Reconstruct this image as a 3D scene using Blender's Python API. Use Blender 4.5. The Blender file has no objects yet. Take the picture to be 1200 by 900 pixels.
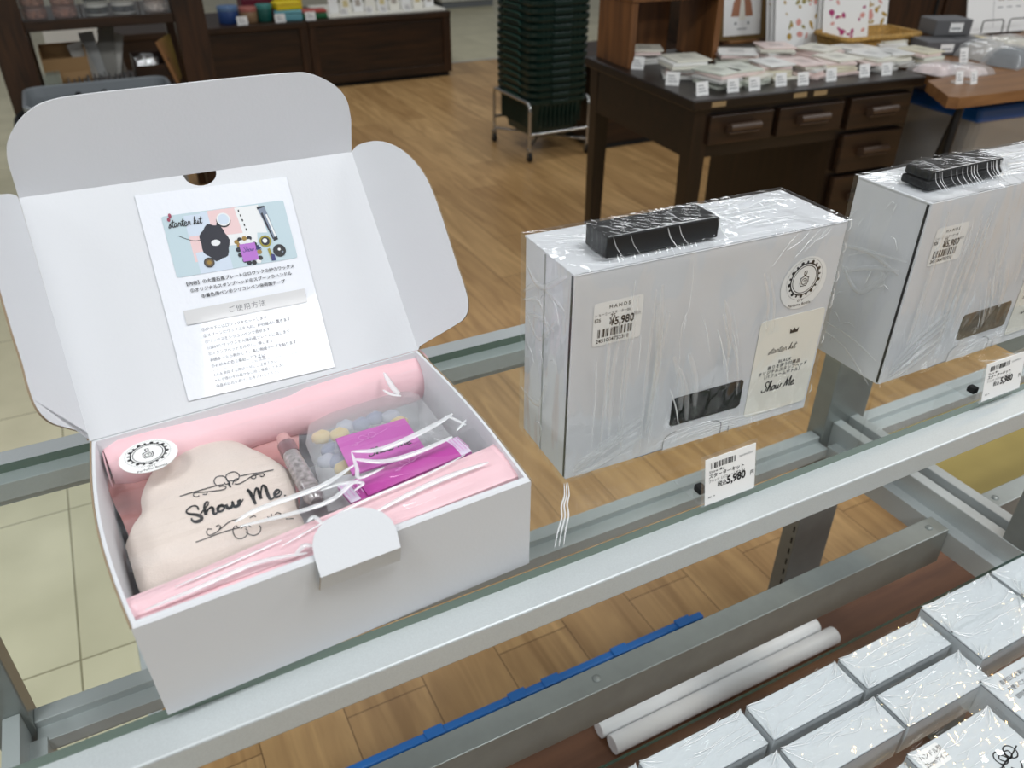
import bpy, bmesh, math, random
from mathutils import Vector, Matrix, Euler
from mathutils.bvhtree import BVHTree

S = bpy.context.scene
COL = S.collection
random.seed(7)

# ------------------------------------------------------------------ camera
PITCH, ROLL, YAW = math.radians(32.767), math.radians(0.197), math.radians(27.299)
FPX = 947.8
CAM = Vector((0, 0, 1.2762))
_fwd = Vector((0, math.cos(PITCH), -math.sin(PITCH)))
_rt = Vector((1, 0, 0)); _up = _rt.cross(_fwd)
_R = math.cos(ROLL)*_rt + math.sin(ROLL)*_up
_U = -math.sin(ROLL)*_rt + math.cos(ROLL)*_up
_Z = Matrix.Rotation(-YAW, 3, 'Z')
FWD, RT, UP = _Z @ _fwd, _Z @ _R, _Z @ _U
cd = bpy.data.cameras.new('camera'); cam = bpy.data.objects.new('camera', cd); COL.objects.link(cam)
cd.sensor_fit = 'HORIZONTAL'; cd.sensor_width = 36.0; cd.lens = FPX/1200*36.0
cd.clip_start = 0.02; cd.clip_end = 60
m = Matrix((( RT.x, UP.x, -FWD.x), (RT.y, UP.y, -FWD.y), (RT.z, UP.z, -FWD.z)))
cam.matrix_world = Matrix.Translation(CAM) @ m.to_4x4()
cd.dof.use_dof = True; cd.dof.focus_distance = 0.70; cd.dof.aperture_fstop = 8.5
S.camera = cam

# ------------------------------------------------------------------ light
S.view_settings.view_transform = 'Standard'; S.view_settings.look = 'None'
S.view_settings.gamma = 1.0; S.view_settings.use_curve_mapping = False
S.view_settings.exposure = -0.58
S.cycles.transparent_max_bounces = 32
w = bpy.data.worlds.new('world'); S.world = w; w.use_nodes = True
w.node_tree.nodes['Background'].inputs[0].default_value = (0.96, 0.98, 1.0, 1)
w.node_tree.nodes['Background'].inputs[1].default_value = 0.22
LAMP_Z, LAMP_W = 2.85, 25.0
def lamp(x, y, watt=LAMP_W, size=0.62, color=(0.965, 0.985, 1.0)):
    l = bpy.data.lights.new('ceiling_panel', 'AREA'); l.shape = 'SQUARE'; l.size = size
    l.energy = watt; l.color = color
    o = bpy.data.objects.new('ceiling_panel', l); COL.objects.link(o); o.location = (x, y, LAMP_Z)
for ix in range(5):
    for iy in range(5):
        if (ix, iy) in ((1, 2), (2, 2), (3, 2), (1, 3), (0, 3)): continue
        lamp(-2.8 + 1.8*ix, -1.95 + 1.8*iy, LAMP_W*(0.95, 1.35, 0.75, 0.42, 0.42)[iy])
def spot(x, y, watt=26.0, aim=Vector((0.75, 0.25, 0.57))):
    l = bpy.data.lights.new('warm_downlight', 'SPOT'); l.energy = watt; l.shadow_soft_size = 0.055; l.spot_size = 0.4; l.spot_blend = 0.6
    l.color = (1.0, 0.62, 0.22)
    o = bpy.data.objects.new('warm_downlight', l); COL.objects.link(o); o.location = (x, y, 2.8)
    o.rotation_euler = (aim-Vector((x, y, 2.8))).to_track_quat('-Z', 'Y').to_euler()
spot(2.57, 1.0)

# ------------------------------------------------------------------ picture rays onto real planes
def ray(px, py): return FWD + RT*((px-600)/FPX) - UP*((py-450)/FPX)
def onz(px, py, z): d = ray(px, py); return CAM + d*((z-CAM.z)/d.z)
def ony(px, py, y): d = ray(px, py); return CAM + d*((y-CAM.y)/d.y)
def onx(px, py, x): d = ray(px, py); return CAM + d*((x-CAM.x)/d.x)
def onpl(px, py, o, n): d = ray(px, py); return CAM + d*((o-CAM).dot(n)/d.dot(n))

# ------------------------------------------------------------------ materials
def lin(c): return tuple(((x/255)/12.92 if x/255 <= 0.04045 else ((x/255+0.055)/1.055)**2.4) for x in c)
def mat(name, rgb, rough=0.5, metal=0.0, spec=0.5, coat=0.0, noise=0.0, nscale=20, bump=0.0, bscale=80, trans=0.0, alpha=1.0, nstretch=(1,1,1)):
    M = bpy.data.materials.new(name); M.use_nodes = True
    nt = M.node_tree; b = nt.nodes['Principled BSDF']; c = lin(rgb)
    b.inputs['Base Color'].default_value = (*c, 1); b.inputs['Roughness'].default_value = rough
    b.inputs['Metallic'].default_value = metal; b.inputs['Specular IOR Level'].default_value = spec
    b.inputs['Coat Weight'].default_value = coat; b.inputs['Coat Roughness'].default_value = 0.06
    b.inputs['Transmission Weight'].default_value = trans; b.inputs['Alpha'].default_value = alpha
    tc = nt.nodes.new('ShaderNodeTexCoord')
    if noise > 0:
        mp = nt.nodes.new('ShaderNodeMapping'); mp.inputs['Scale'].default_value = nstretch
        nt.links.new(tc.outputs['Object'], mp.inputs[0])
        n = nt.nodes.new('ShaderNodeTexNoise'); n.inputs['Scale'].default_value = nscale; n.inputs['Detail'].default_value = 5
        nt.links.new(mp.outputs[0], n.inputs['Vector'])
        r = nt.nodes.new('ShaderNodeValToRGB')
        r.color_ramp.elements[0].position = 0.3; r.color_ramp.elements[1].position = 0.7
        r.color_ramp.elements[0].color = (*[x*(1-noise) for x in c], 1)
        r.color_ramp.elements[1].color = (*[min(1, x*(1+noise)) for x in c], 1)
        nt.links.new(n.outputs[0], r.inputs[0]); nt.links.new(r.outputs[0], b.inputs['Base Color'])
    if bump > 0:
        n = nt.nodes.new('ShaderNodeTexNoise'); n.inputs['Scale'].default_value = bscale; n.inputs['Detail'].default_value = 3
        nt.links.new(tc.outputs['Object'], n.inputs['Vector'])
        bp = nt.nodes.new('ShaderNodeBump'); bp.inputs['Strength'].default_value = bump; bp.inputs['Distance'].default_value = 0.002
        nt.links.new(n.outputs[0], bp.inputs['Height']); nt.links.new(bp.outputs[0], b.inputs['Normal'])
    return M

def wood(name, dark, light, rough=0.4, scale=3.0, axis=0, coat=0.0):
    """fine straight grain running along an axis"""
    M = bpy.data.materials.new(name); M.use_nodes = True; nt = M.node_tree; b = nt.nodes['Principled BSDF']
    b.inputs['Roughness'].default_value = rough; b.inputs['Coat Weight'].default_value = coat; b.inputs['Coat Roughness'].default_value = 0.15
    tc = nt.nodes.new('ShaderNodeTexCoord'); mp = nt.nodes.new('ShaderNodeMapping')
    sc = [scale*6]*3; sc[axis] = scale*0.6; mp.inputs['Scale'].default_value = sc
    nt.links.new(tc.outputs['Object'], mp.inputs[0])
    n = nt.nodes.new('ShaderNodeTexNoise'); n.inputs['Scale'].default_value = 2.2; n.inputs['Detail'].default_value = 7; n.inputs['Distortion'].default_value = 0.6
    nt.links.new(mp.outputs[0], n.inputs['Vector'])
    r = nt.nodes.new('ShaderNodeValToRGB'); r.color_ramp.elements[0].position = 0.32; r.color_ramp.elements[1].position = 0.7
    r.color_ramp.elements[0].color = (*lin(dark), 1); r.color_ramp.elements[1].color = (*lin(light), 1)
    nt.links.new(n.outputs[0], r.inputs[0]); nt.links.new(r.outputs[0], b.inputs['Base Color'])
    return M

def film_mat(name, bump=0.5, scale=9.0, stretch=(1, 1, 1), tint=(0.985, 0.99, 0.99), rough=0.06, gain=1.0, haze=0.0, crease=0.0):
    """thin clear plastic: see-through with a wrinkled gloss"""
    M = bpy.data.materials.new(name); M.use_nodes = True; nt = M.node_tree; nt.nodes.clear()
    out = nt.nodes.new('ShaderNodeOutputMaterial')
    tc = nt.nodes.new('ShaderNodeTexCoord'); mp = nt.nodes.new('ShaderNodeMapping'); mp.inputs['Scale'].default_value = stretch
    nt.links.new(tc.outputs['Object'], mp.inputs[0])
    n = nt.nodes.new('ShaderNodeTexNoise'); n.inputs['Scale'].default_value = scale; n.inputs['Detail'].default_value = 2.5
    n.inputs['Distortion'].default_value = 1.4; n.inputs['Roughness'].default_value = 0.45
    nt.links.new(mp.outputs[0], n.inputs['Vector'])
    bp = nt.nodes.new('ShaderNodeBump'); bp.inputs['Strength'].default_value = bump; bp.inputs['Distance'].default_value = 0.02
    nt.links.new(n.outputs[0], bp.inputs['Height']); last = bp
    if crease > 0:
        n2 = nt.nodes.new('ShaderNodeTexNoise'); n2.noise_type = 'RIDGED_MULTIFRACTAL'
        n2.inputs['Scale'].default_value = scale*1.6; n2.inputs['Detail'].default_value = 2; n2.inputs['Distortion'].default_value = 0.8
        nt.links.new(mp.outputs[0], n2.inputs['Vector'])
        b2 = nt.nodes.new('ShaderNodeBump'); b2.inputs['Strength'].default_value = crease; b2.inputs['Distance'].default_value = 0.01
        nt.links.new(n2.outputs[0], b2.inputs['Height']); nt.links.new(bp.outputs[0], b2.inputs['Normal']); last = b2
    geo = nt.nodes.new('ShaderNodeNewGeometry')      # Schlick reflectance, the same from both sides of the sheet
    dt = nt.nodes.new('ShaderNodeVectorMath'); dt.operation = 'DOT_PRODUCT'
    nt.links.new(last.outputs[0], dt.inputs[0]); nt.links.new(geo.outputs['Incoming'], dt.inputs[1])
    ab = nt.nodes.new('ShaderNodeMath'); ab.operation = 'ABSOLUTE'; nt.links.new(dt.outputs['Value'], ab.inputs[0])
    su = nt.nodes.new('ShaderNodeMath'); su.operation = 'SUBTRACT'; su.inputs[0].default_value = 1.0; su.use_clamp = True; nt.links.new(ab.outputs[0], su.inputs[1])
    pw = nt.nodes.new('ShaderNodeMath'); pw.operation = 'POWER'; pw.inputs[1].default_value = 5.0; nt.links.new(su.outputs[0], pw.inputs[0])
    mu = nt.nodes.new('ShaderNodeMath'); mu.operation = 'MULTIPLY_ADD'; mu.use_clamp = True
    mu.inputs[1].default_value = 0.93*min(1, gain); mu.inputs[2].default_value = 0.045*gain
    nt.links.new(pw.outputs[0], mu.inputs[0])
    tr = nt.nodes.new('ShaderNodeBsdfTransparent'); tr.inputs[0].default_value = (*tint, 1)
    gl = nt.nodes.new('ShaderNodeBsdfGlossy'); gl.inputs['Roughness'].default_value = rough; gl.inputs['Color'].default_value = (1, 1, 1, 1)
    nt.links.new(last.outputs[0], gl.inputs['Normal'])
    mx = nt.nodes.new('ShaderNodeMixShader'); nt.links.new(mu.outputs[0], mx.inputs[0])
    nt.links.new(gl.outputs[0], mx.inputs[2])
    if haze > 0:
        df = nt.nodes.new('ShaderNodeBsdfDiffuse'); df.inputs[0].default_value = (0.85, 0.87, 0.88, 1)
        m2 = nt.nodes.new('ShaderNodeMixShader'); m2.inputs[0].default_value = haze
        nt.links.new(tr.outputs[0], m2.inputs[1]); nt.links.new(df.outputs[0], m2.inputs[2]); nt.links.new(m2.outputs[0], mx.inputs[1])
    else:
        nt.links.new(tr.outputs[0], mx.inputs[1])
    nt.links.new(mx.outputs[0], out.inputs[0])
    return M

def wood_floor():
    M = bpy.data.materials.new('oak_planks'); M.use_nodes = True; nt = M.node_tree; b = nt.nodes['Principled BSDF']; L = nt.links
    tc = nt.nodes.new('ShaderNodeTexCoord'); sep = nt.nodes.new('ShaderNodeSeparateXYZ'); L.new(tc.outputs['Object'], sep.inputs[0])
    com = nt.nodes.new('ShaderNodeCombineXYZ')      # bricks lie along world Y
    ad = nt.nodes.new('ShaderNodeMath'); ad.operation = 'ADD'; ad.inputs[1].default_value = 3.002
    L.new(sep.outputs['X'], ad.inputs[0]); L.new(sep.outputs['Y'], com.inputs['X']); L.new(ad.outputs[0], com.inputs['Y'])
    br = nt.nodes.new('ShaderNodeTexBrick'); L.new(com.outputs[0], br.inputs['Vector'])
    br.inputs['Scale'].default_value = 1.0; br.inputs['Brick Width'].default_value = 0.92; br.inputs['Row Height'].default_value = 0.15
    br.inputs['Mortar Size'].default_value = 0.0012; br.inputs['Mortar Smooth'].default_value = 0.2; br.inputs['Bias'].default_value = 0.0
    br.offset = 0.37; br.offset_frequency = 2
    br.inputs['Color1'].default_value = (*lin((214, 174, 120)), 1); br.inputs['Color2'].default_value = (*lin((190, 150, 100)), 1)
    br.inputs['Mortar'].default_value = (*lin((132, 100, 62)), 1)
    mp = nt.nodes.new('ShaderNodeMapping'); mp.inputs['Scale'].default_value = (22, 2.2, 1); L.new(tc.outputs['Object'], mp.inputs[0])
    n = nt.nodes.new('ShaderNodeTexNoise'); n.inputs['Scale'].default_value = 1.0; n.inputs['Detail'].default_value = 7; n.inputs['Distortion'].default_value = 1.3
    L.new(mp.outputs[0], n.inputs['Vector'])
    r = nt.nodes.new('ShaderNodeValToRGB'); r.color_ramp.elements[0].position = 0.28; r.color_ramp.elements[1].position = 0.72
    r.color_ramp.elements[0].color = (0.62, 0.56, 0.48, 1); r.color_ramp.elements[1].color = (1.12, 1.12, 1.1, 1)
    L.new(n.outputs[0], r.inputs[0])
    mm = nt.nodes.new('ShaderNodeMix'); mm.data_type = 'RGBA'; mm.blend_type = 'MULTIPLY'; mm.inputs['Factor'].default_value = 0.85
    L.new(br.outputs['Color'], mm.inputs['A']); L.new(r.outputs[0], mm.inputs['B']); L.new(mm.outputs['Result'], b.inputs['Base Color'])
    b.inputs['Roughness'].default_value = 0.32; b.inputs['Specular IOR Level'].default_value = 0.4
    return M

def tile_floor():
    M = bpy.data.materials.new('beige_stone_tile'); M.use_nodes = True; nt = M.node_tree; b = nt.nodes['Principled BSDF']; L = nt.links
    tc = nt.nodes.new('ShaderNodeTexCoord'); mp = nt.nodes.new('ShaderNodeMapping'); mp.inputs['Location'].default_value = (4.8+0.265, 4.8-1.27+0.48, 0)
    L.new(tc.outputs['Object'], mp.inputs[0])
    br = nt.nodes.new('ShaderNodeTexBrick'); L.new(mp.outputs[0], br.inputs['Vector']); br.offset = 0.0
    br.inputs['Scale'].default_value = 1.0; br.inputs['Brick Width'].default_value = 0.48; br.inputs['Row Height'].default_value = 0.48
    br.inputs['Mortar Size'].default_value = 0.0022; br.inputs['Mortar Smooth'].default_value = 0.3
    br.inputs['Color1'].default_value = (*lin((226, 219, 188)), 1); br.inputs['Color2'].default_value = (*lin((216, 209, 178)), 1)
    br.inputs['Mortar'].default_value = (*lin((150, 142, 112)), 1)
    n = nt.nodes.new('ShaderNodeTexNoise'); n.inputs['Scale'].default_value = 5; n.inputs['Detail'].default_value = 6
    L.new(tc.outputs['Object'], n.inputs['Vector'])
    r = nt.nodes.new('ShaderNodeValToRGB'); r.color_ramp.elements[0].position = 0.3; r.color_ramp.elements[1].position = 0.7
    r.color_ramp.elements[0].color = (0.84, 0.84, 0.80, 1); r.color_ramp.elements[1].color = (1.06, 1.06, 1.05, 1)
    L.new(n.outputs[0], r.inputs[0])
    mm = nt.nodes.new('ShaderNodeMix'); mm.data_type = 'RGBA'; mm.blend_type = 'MULTIPLY'; mm.inputs['Factor'].default_value = 0.9
    L.new(br.outputs['Color'], mm.inputs['A']); L.new(r.outputs[0], mm.inputs['B']); L.new(mm.outputs['Result'], b.inputs['Base Color'])
    b.inputs['Roughness'].default_value = 0.3
    return M

M = {}
M['card'] = mat('white_cardboard', (214, 216, 219), 0.62, bump=0.05, bscale=400)
M['card_shade'] = mat('shaded_white_board', (203, 209, 212), 0.6)  # white carton board, painted darker for the shade on the lower shelf
M['kraft'] = mat('kraft_edge', (150, 132, 108), 0.8)
M['metal'] = mat('silver_painted_steel', (190, 196, 197), 0.42, metal=0.2, noise=0.05, nscale=900)
M['steel'] = mat('grey_steel', (142, 148, 146), 0.36, metal=0.3, noise=0.06, nscale=40)
M['slot'] = mat('dark_slot', (18, 20, 20), 0.8)
M['glass'] = film_mat('clear_glass', bump=0.0, scale=1, tint=(0.955, 0.975, 0.965), rough=0.0, gain=0.55)
M['glass_edge'] = mat('green_glass_edge', (98, 116, 102), 0.12, coat=0.6)
M['glass_edge_deep'] = mat('deep_green_glass_edge', (28, 92, 84), 0.1, coat=0.6)
M['wrap'] = film_mat('shrink_wrap', bump=0.24, scale=9, stretch=(1.8, 1.8, 0.5), rough=0.05, gain=1.15, crease=0.10)
M['fold'] = film_mat('film_fold_glint', bump=0.05, scale=30, rough=0.18, gain=3.0, haze=0.68)  # film folds; the white haze paints their reflected highlights into the colour
M['film_sheen'] = film_mat('painted_film_sheen', bump=0.05, scale=30, rough=0.25, gain=2.2, haze=0.16)  # pale haze for broad ribs, a sheen painted over the film
M['wrap_s'] = film_mat('tight_film', bump=0.18, scale=14, stretch=(0.45, 1.8, 1), rough=0.06, gain=1.3, crease=0.05)
M['cello'] = film_mat('cellophane', bump=0.12, scale=12, stretch=(0.5, 2.2, 1), rough=0.04, gain=1.2, crease=0.06)
M['bag'] = film_mat('clear_bag', bump=0.22, scale=14, rough=0.16, gain=1.2, haze=0.24)
M['acryl'] = film_mat('acrylic', bump=0.0, scale=1, rough=0.02, gain=1.3, haze=0.03)
M['black'] = mat('black_carton', (12, 13, 14), 0.5)
M['ink'] = mat('black_ink', (26, 26, 28), 0.6)
M['greyink'] = mat('grey_ink', (120, 124, 128), 0.6)
M['paper'] = mat('label_paper', (238, 238, 236), 0.55)
M['cream'] = mat('cream_card', (236, 233, 222), 0.6)
M['gloss'] = mat('glossy_card', (230, 233, 239), 0.3, coat=0.75, bump=0.12, bscale=160)
M['gloss'].node_tree.nodes['Principled BSDF'].inputs['Coat Roughness'].default_value = 0.04
M['dkwood'] = wood('dark_stained_wood', (30, 19, 10), (60, 38, 20), 0.42, 3, 0)
M['dkwood_v'] = wood('dark_stained_wood_upright', (36, 22, 12), (70, 44, 25), 0.42, 3, 2)
M['deskwood'] = wood('dark_desk_wood', (16, 10, 6), (34, 22, 13), 0.35, 3, 0)
M['deskwood_v'] = wood('dark_desk_wood_upright', (19, 12, 7), (40, 26, 15), 0.35, 3, 2)
M['drawer'] = wood('drawer_front_wood', (27, 17, 9), (52, 33, 18), 0.4, 3, 0)
M['oak'] = wood('brown_cubby_wood', (92, 58, 30), (128, 84, 46), 0.45, 3, 2)
M['tablewood'] = wood('brown_table_wood', (112, 76, 44), (148, 106, 66), 0.4, 3, 0)
M['plinth'] = wood('brown_plinth_wood', (84, 53, 35), (122, 82, 56), 0.5, 2.2, 0)
M['pink'] = mat('pink_tissue', (238, 200, 206), 0.7, noise=0.05, nscale=30, bump=0.35, bscale=45)
M['pinkroll'] = mat('pink_tissue_roll', (234, 192, 198), 0.62, noise=0.05, nscale=25, bump=0.3, bscale=30, nstretch=(.4, 2, 2))
M['cloth'] = mat('cream_cotton', (226, 212, 202), 0.9, noise=0.03, nscale=900, bump=0.35, bscale=1400)
M['purple'] = mat('purple_print', (196, 96, 178), 0.35, coat=0.3)
M['purple2'] = mat('magenta_print', (186, 72, 160), 0.3, coat=0.4)
M['lilac'] = mat('lilac_print', (224, 160, 214), 0.4)
M['palelilac'] = mat('pale_lilac_foil', (226, 214, 232), 0.35)
M['floor'] = wood_floor(); M['tile'] = tile_floor()

# ------------------------------------------------------------------ mesh builder
class MB:
    def __init__(s): s.v = []; s.f = []; s.m = []; s.sm = []
    def add(s, vs, fs, mi=0, T=None, smooth=False):
        o = len(s.v)
        for p in vs:
            p = Vector(p); s.v.append(T @ p if T is not None else p)
        for f in fs: s.f.append([o+i for i in f]); s.m.append(mi); s.sm.append(smooth)
        return s
    def bm(s, b, mi=0, T=None, smooth=False):
        b.verts.index_update(); s.add([v.co.copy() for v in b.verts], [[v.index for v in f.verts] for f in b.faces], mi, T, smooth); b.free(); return s
    def box(s, a, b, mi=0, T=None, bev=0.0, seg=2):
        lo = [min(a[i], b[i]) for i in range(3)]; hi = [max(a[i], b[i]) for i in range(3)]
        k = bmesh.new(); bmesh.ops.create_cube(k, size=1.0)
        for v in k.verts: v.co = Vector([lo[i] + (v.co[i]+0.5)*(hi[i]-lo[i]) for i in range(3)])
        if bev > 0: bmesh.ops.bevel(k, geom=k.edges[:], offset=bev, segments=seg, affect='EDGES', profile=0.5)
        return s.bm(k, mi, T)
    def prism(s, pts, d, mi=0, T=None, mi_side=None, smooth=False):
        """closed outline (3-D, any plane) pushed along d"""
        n = len(pts); d = Vector(d); p = [Vector(q) for q in pts]
        s.add(p, [list(range(n))], mi, T, smooth); s.add([q+d for q in p], [list(range(n))[::-1]], mi, T, smooth)
        o = []; [o.extend((p[i], p[i]+d)) for i in range(n)]
        s.add(o, [(2*i, 2*i+1, (2*i+3) % (2*n), (2*i+2) % (2*n)) for i in range(n)], mi if mi_side is None else mi_side, T, smooth); return s
    def tube(s, path, r, seg=10, mi=0, T=None, caps=True, smooth=True):
        P = [Vector(p) for p in path]; n = len(P); rr = r if isinstance(r, (list, tuple)) else [r]*n
        vs = []; prev = None
        for i, p in enumerate(P):
            t = (P[min(i+1, n-1)]-P[max(i-1, 0)]).normalized()
            a = prev if prev is not None else (Vector((0, 0, 1)) if abs(t.z) < 0.9 else Vector((1, 0, 0)))
            a = (a - t*a.dot(t)).normalized(); prev = a; b = t.cross(a)
            for k in range(seg):
                an = 2*math.pi*k/seg; vs.append(p + (a*math.cos(an)+b*math.sin(an))*rr[i])
        fs = [(i*seg+k, i*seg+(k+1) % seg, (i+1)*seg+(k+1) % seg, (i+1)*seg+k) for i in range(n-1) for k in range(seg)]
        s.add(vs, fs, mi, T, smooth)
        if caps: s.add(vs[:seg], [list(range(seg))[::-1]], mi, T); s.add(vs[-seg:], [list(range(seg))], mi, T)
        return s
    def lathe(s, prof, seg=24, mi=0, T=None, smooth=True):
        """prof: (radius, z) list around local z"""
        vs = []; n = len(prof)
        for r, z in prof:
            for k in range(seg): vs.append((r*math.cos(2*math.pi*k/seg), r*math.sin(2*math.pi*k/seg), z))
        fs = [(i*seg+k, i*seg+(k+1) % seg, (i+1)*seg+(k+1) % seg, (i+1)*seg+k) for i in range(n-1) for k in range(seg)]
        return s.add(vs, fs, mi, T, smooth)
    def grid(s, fn, nu, nv, mi=0, T=None, smooth=True):
        vs = [fn(i/nu, j/nv) for j in range(nv+1) for i in range(nu+1)]
        fs = [(j*(nu+1)+i, j*(nu+1)+i+1, (j+1)*(nu+1)+i+1, (j+1)*(nu+1)+i) for j in range(nv) for i in range(nu)]
        return s.add(vs, fs, mi, T, smooth)
    def pillow(s, pts, h, k=6, mi=0, T=None, up=Vector((0, 0, 1)), base=0.0, power=0.5):
        P = [Vector(p) for p in pts]; c = sum(P, Vector())/len(P); n = len(P); vs = []; fs = []
        for j in range(k+1):
            r = 1.0 - j/(k+1)
            for p in P: vs.append(c + (p-c)*r + up*(base + h*(1-r**2.6)**power))
        vs.append(c + up*(base+h))
        for j in range(k):
            for i in range(n): fs.append((j*n+i, j*n+(i+1) % n, (j+1)*n+(i+1) % n, (j+1)*n+i))
        for i in range(n): fs.append((k*n+i, k*n+(i+1) % n, len(vs)-1))
        return s.add(vs, fs, mi, T, True)
    def stroke(s, pts, wd, O, X, Y, N, mi=0, T=None, taper=True, sub=5):
        """pen stroke in a plane: pts (u,v), width wd (number or list)"""
        Q = spline(pts, sub); n = len(Q); L = []; R = []
        W = [wd]*n if not isinstance(wd, (list, tuple)) else [wd[0]+(wd[-1]-wd[0])*i/(n-1) if len(wd) == 2 else interp(wd, i/(n-1)) for i in range(n)]
        for i in range(n):
            a = Q[max(i-1, 0)]; b = Q[min(i+1, n-1)]; dx, dy = b[0]-a[0], b[1]-a[1]; l = math.hypot(dx, dy) or 1
            nx, ny = -dy/l*W[i]/2, dx/l*W[i]/2
            L.append(O + X*(Q[i][0]+nx) + Y*(Q[i][1]+ny) + N); R.append(O + X*(Q[i][0]-nx) + Y*(Q[i][1]-ny) + N)
        return s.add(L+R, [(i, i+1, n+i+1, n+i) for i in range(n-1)], mi, T)
    def rect(s, u0, v0, u1, v1, O, X, Y, N, mi=0, T=None):
        return s.add([O+X*u+Y*v+N for u, v in ((u0, v0), (u1, v0), (u1, v1), (u0, v1))], [(0, 1, 2, 3)], mi, T)
    def poly(s, uv, O, X, Y, N, mi=0, T=None):
        return s.add([O+X*u+Y*v+N for u, v in uv], [list(range(len(uv)))], mi, T)
    def text(s, t, size, u, v, O, X, Y, N, mi=0, T=None, align='LEFT', bold=0.0, sx=1.0, shear=0.0, spacing=1.0):
        vs, fs = text_poly(t, align, spacing, bold)
        return s.add([O + X*(u+(x+shear*y)*size*sx) + Y*(v+y*size) + N for x, y in vs], fs, mi, T)
    def ridge(s, P, N, w=0.001, h=0.0006, mi=0, sub=5, T=None):
        """pulled fold of film: a thin rounded rib along points P on a surface with normal N"""
        Q = [Vector(q) for q in spline([tuple(p) for p in P], sub)]; n = len(Q); vs = []; N = Vector(N)
        for i, p in enumerate(Q):
            t = (Q[min(i+1, n-1)]-Q[max(i-1, 0)]).normalized(); sd = N.cross(t); f_ = math.sin(math.pi*min(1, max(0.02, (i+.3)/n)))**.5
            for j in range(5): a = math.pi*j/4; vs.append(p + sd*(math.cos(a)*w*f_) + N*(math.sin(a)*h*f_))
        return s.add(vs, [(i*5+j, i*5+j+1, (i+1)*5+j+1, (i+1)*5+j) for i in range(n-1) for j in range(4)], mi, T, True)
    def build(s, name, mats, parent=None, normals=True):
        me = bpy.data.meshes.new(name); me.from_pydata([tuple(v) for v in s.v], [], s.f)
        for mm in (mats if isinstance(mats, (list, tuple)) else [mats]): me.materials.append(mm)
        me.polygons.foreach_set('material_index', s.m); me.polygons.foreach_set('use_smooth', s.sm); me.update()
        o = bpy.data.objects.new(name, me); COL.objects.link(o)
        if parent: o.parent = parent
        return o

def interp(a, t):
    x = t*(len(a)-1); i = min(int(x), len(a)-2); return a[i]+(a[i+1]-a[i])*(x-i)
def spline(pts, sub=5):
    if len(pts) < 3: return list(pts)
    out = []; n = len(pts)
    for i in range(n-1):
        p0, p1, p2, p3 = pts[max(i-1, 0)], pts[i], pts[i+1], pts[min(i+2, n-1)]
        for k in range(sub):
            t = k/sub
            out.append(tuple(0.5*(2*p1[c]+(p2[c]-p0[c])*t+(2*p0[c]-5*p1[c]+4*p2[c]-p3[c])*t*t+(3*p1[c]-p0[c]-3*p2[c]+p3[c])*t**3) for c in range(len(p1))))
    out.append(tuple(pts[-1])); return out
_tc = {}
def text_poly(t, align='LEFT', spacing=1.0, bold=0.0):
    key = (t, align, spacing, bold)
    if key in _tc: return _tc[key]
    c = bpy.data.curves.new('lettering', 'FONT'); c.body = t; c.size = 1.0; c.align_x = align; c.space_character = spacing; c.resolution_u = 3; c.offset = bold
    o = bpy.data.objects.new('lettering', c); COL.objects.link(o)
    dg = bpy.context.evaluated_depsgraph_get(); me = o.evaluated_get(dg).to_mesh()
    vs = [(v.co.x, v.co.y) for v in me.vertices]; fs = [list(p.vertices) for p in me.polygons]
    o.evaluated_get(dg).to_mesh_clear(); bpy.data.objects.remove(o); bpy.data.curves.remove(c)
    _tc[key] = (vs, fs); return vs, fs

def tag(o, label=None, cat=None, group=None, kind=None):
    if label: o['label'] = label
    if cat: o['category'] = cat
    if group: o['group'] = group
    if kind: o['kind'] = kind
    return o
def thing(name, label, cat, loc=(0, 0, 0), rz=0.0, group=None, kind=None):
    o = bpy.data.objects.new(name, None); COL.objects.link(o); o.location = loc; o.rotation_euler = (0, 0, rz)
    o.empty_display_size = 0.05
    return tag(o, label, cat, group, kind)
def dup(root, loc, rz=None, label=None, group=None):
    r = root.copy(); COL.objects.link(r); r.location = loc
    if rz is not None: r.rotation_euler = (0, 0, rz)
    if label: r['label'] = label
    if group: r['group'] = group
    for ch in root.children:
        c = ch.copy(); COL.objects.link(c); c.parent = r
        for g in ch.children: d = g.copy(); COL.objects.link(d); d.parent = c
    return r
VX, VY, VZ = Vector((1, 0, 0)), Vector((0, 1, 0)), Vector((0, 0, 1))
Z0 = 0.85          # top of the upper glass

# ------------------------------------------------------------------ the setting
k = MB(); X0, Y1 = -0.145, 5.98
k.add([(X0, -1.5, 0), (9, -1.5, 0), (9, Y1, 0), (X0, Y1, 0)], [(0, 1, 2, 3)])
fl = k.build('floor', M['floor']); tag(fl, kind='structure')
k = MB()
k.add([(-6, -1.5, 0), (X0, -1.5, 0), (X0, Y1, 0), (-6, Y1, 0), (-6, Y1, 0), (9, Y1, 0), (9, 12, 0), (-6, 12, 0)], [(0, 1, 2, 3), (4, 5, 6, 7)])
tag(k.build('floor', M['tile']), kind='structure')
k = MB(); k.box((X0-0.02, -1.5, 0), (X0+0.004, Y1, 0.003), bev=0.001)
k.box((X0, Y1-0.012, 0), (9, Y1+0.012, 0.003), bev=0.001)
tag(k.build('trim_1', M['metal']), kind='structure')
# ------------------------------------------------------------------ display shelf unit
sh = thing('display_shelf_unit', 'silver steel shelving unit holding the glass shelves and white boxes', 'shelf unit', (0.36, 0.69, 0))
def S_(mb, name, mt, parent=None):
    p = parent or sh
    o = mb.build(name, mt, p)
    if p is sh: o.matrix_parent_inverse = Matrix.Translation(-Vector(sh.location))
    return o
SL, SR = -0.218, 0.922         # post centres
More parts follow.
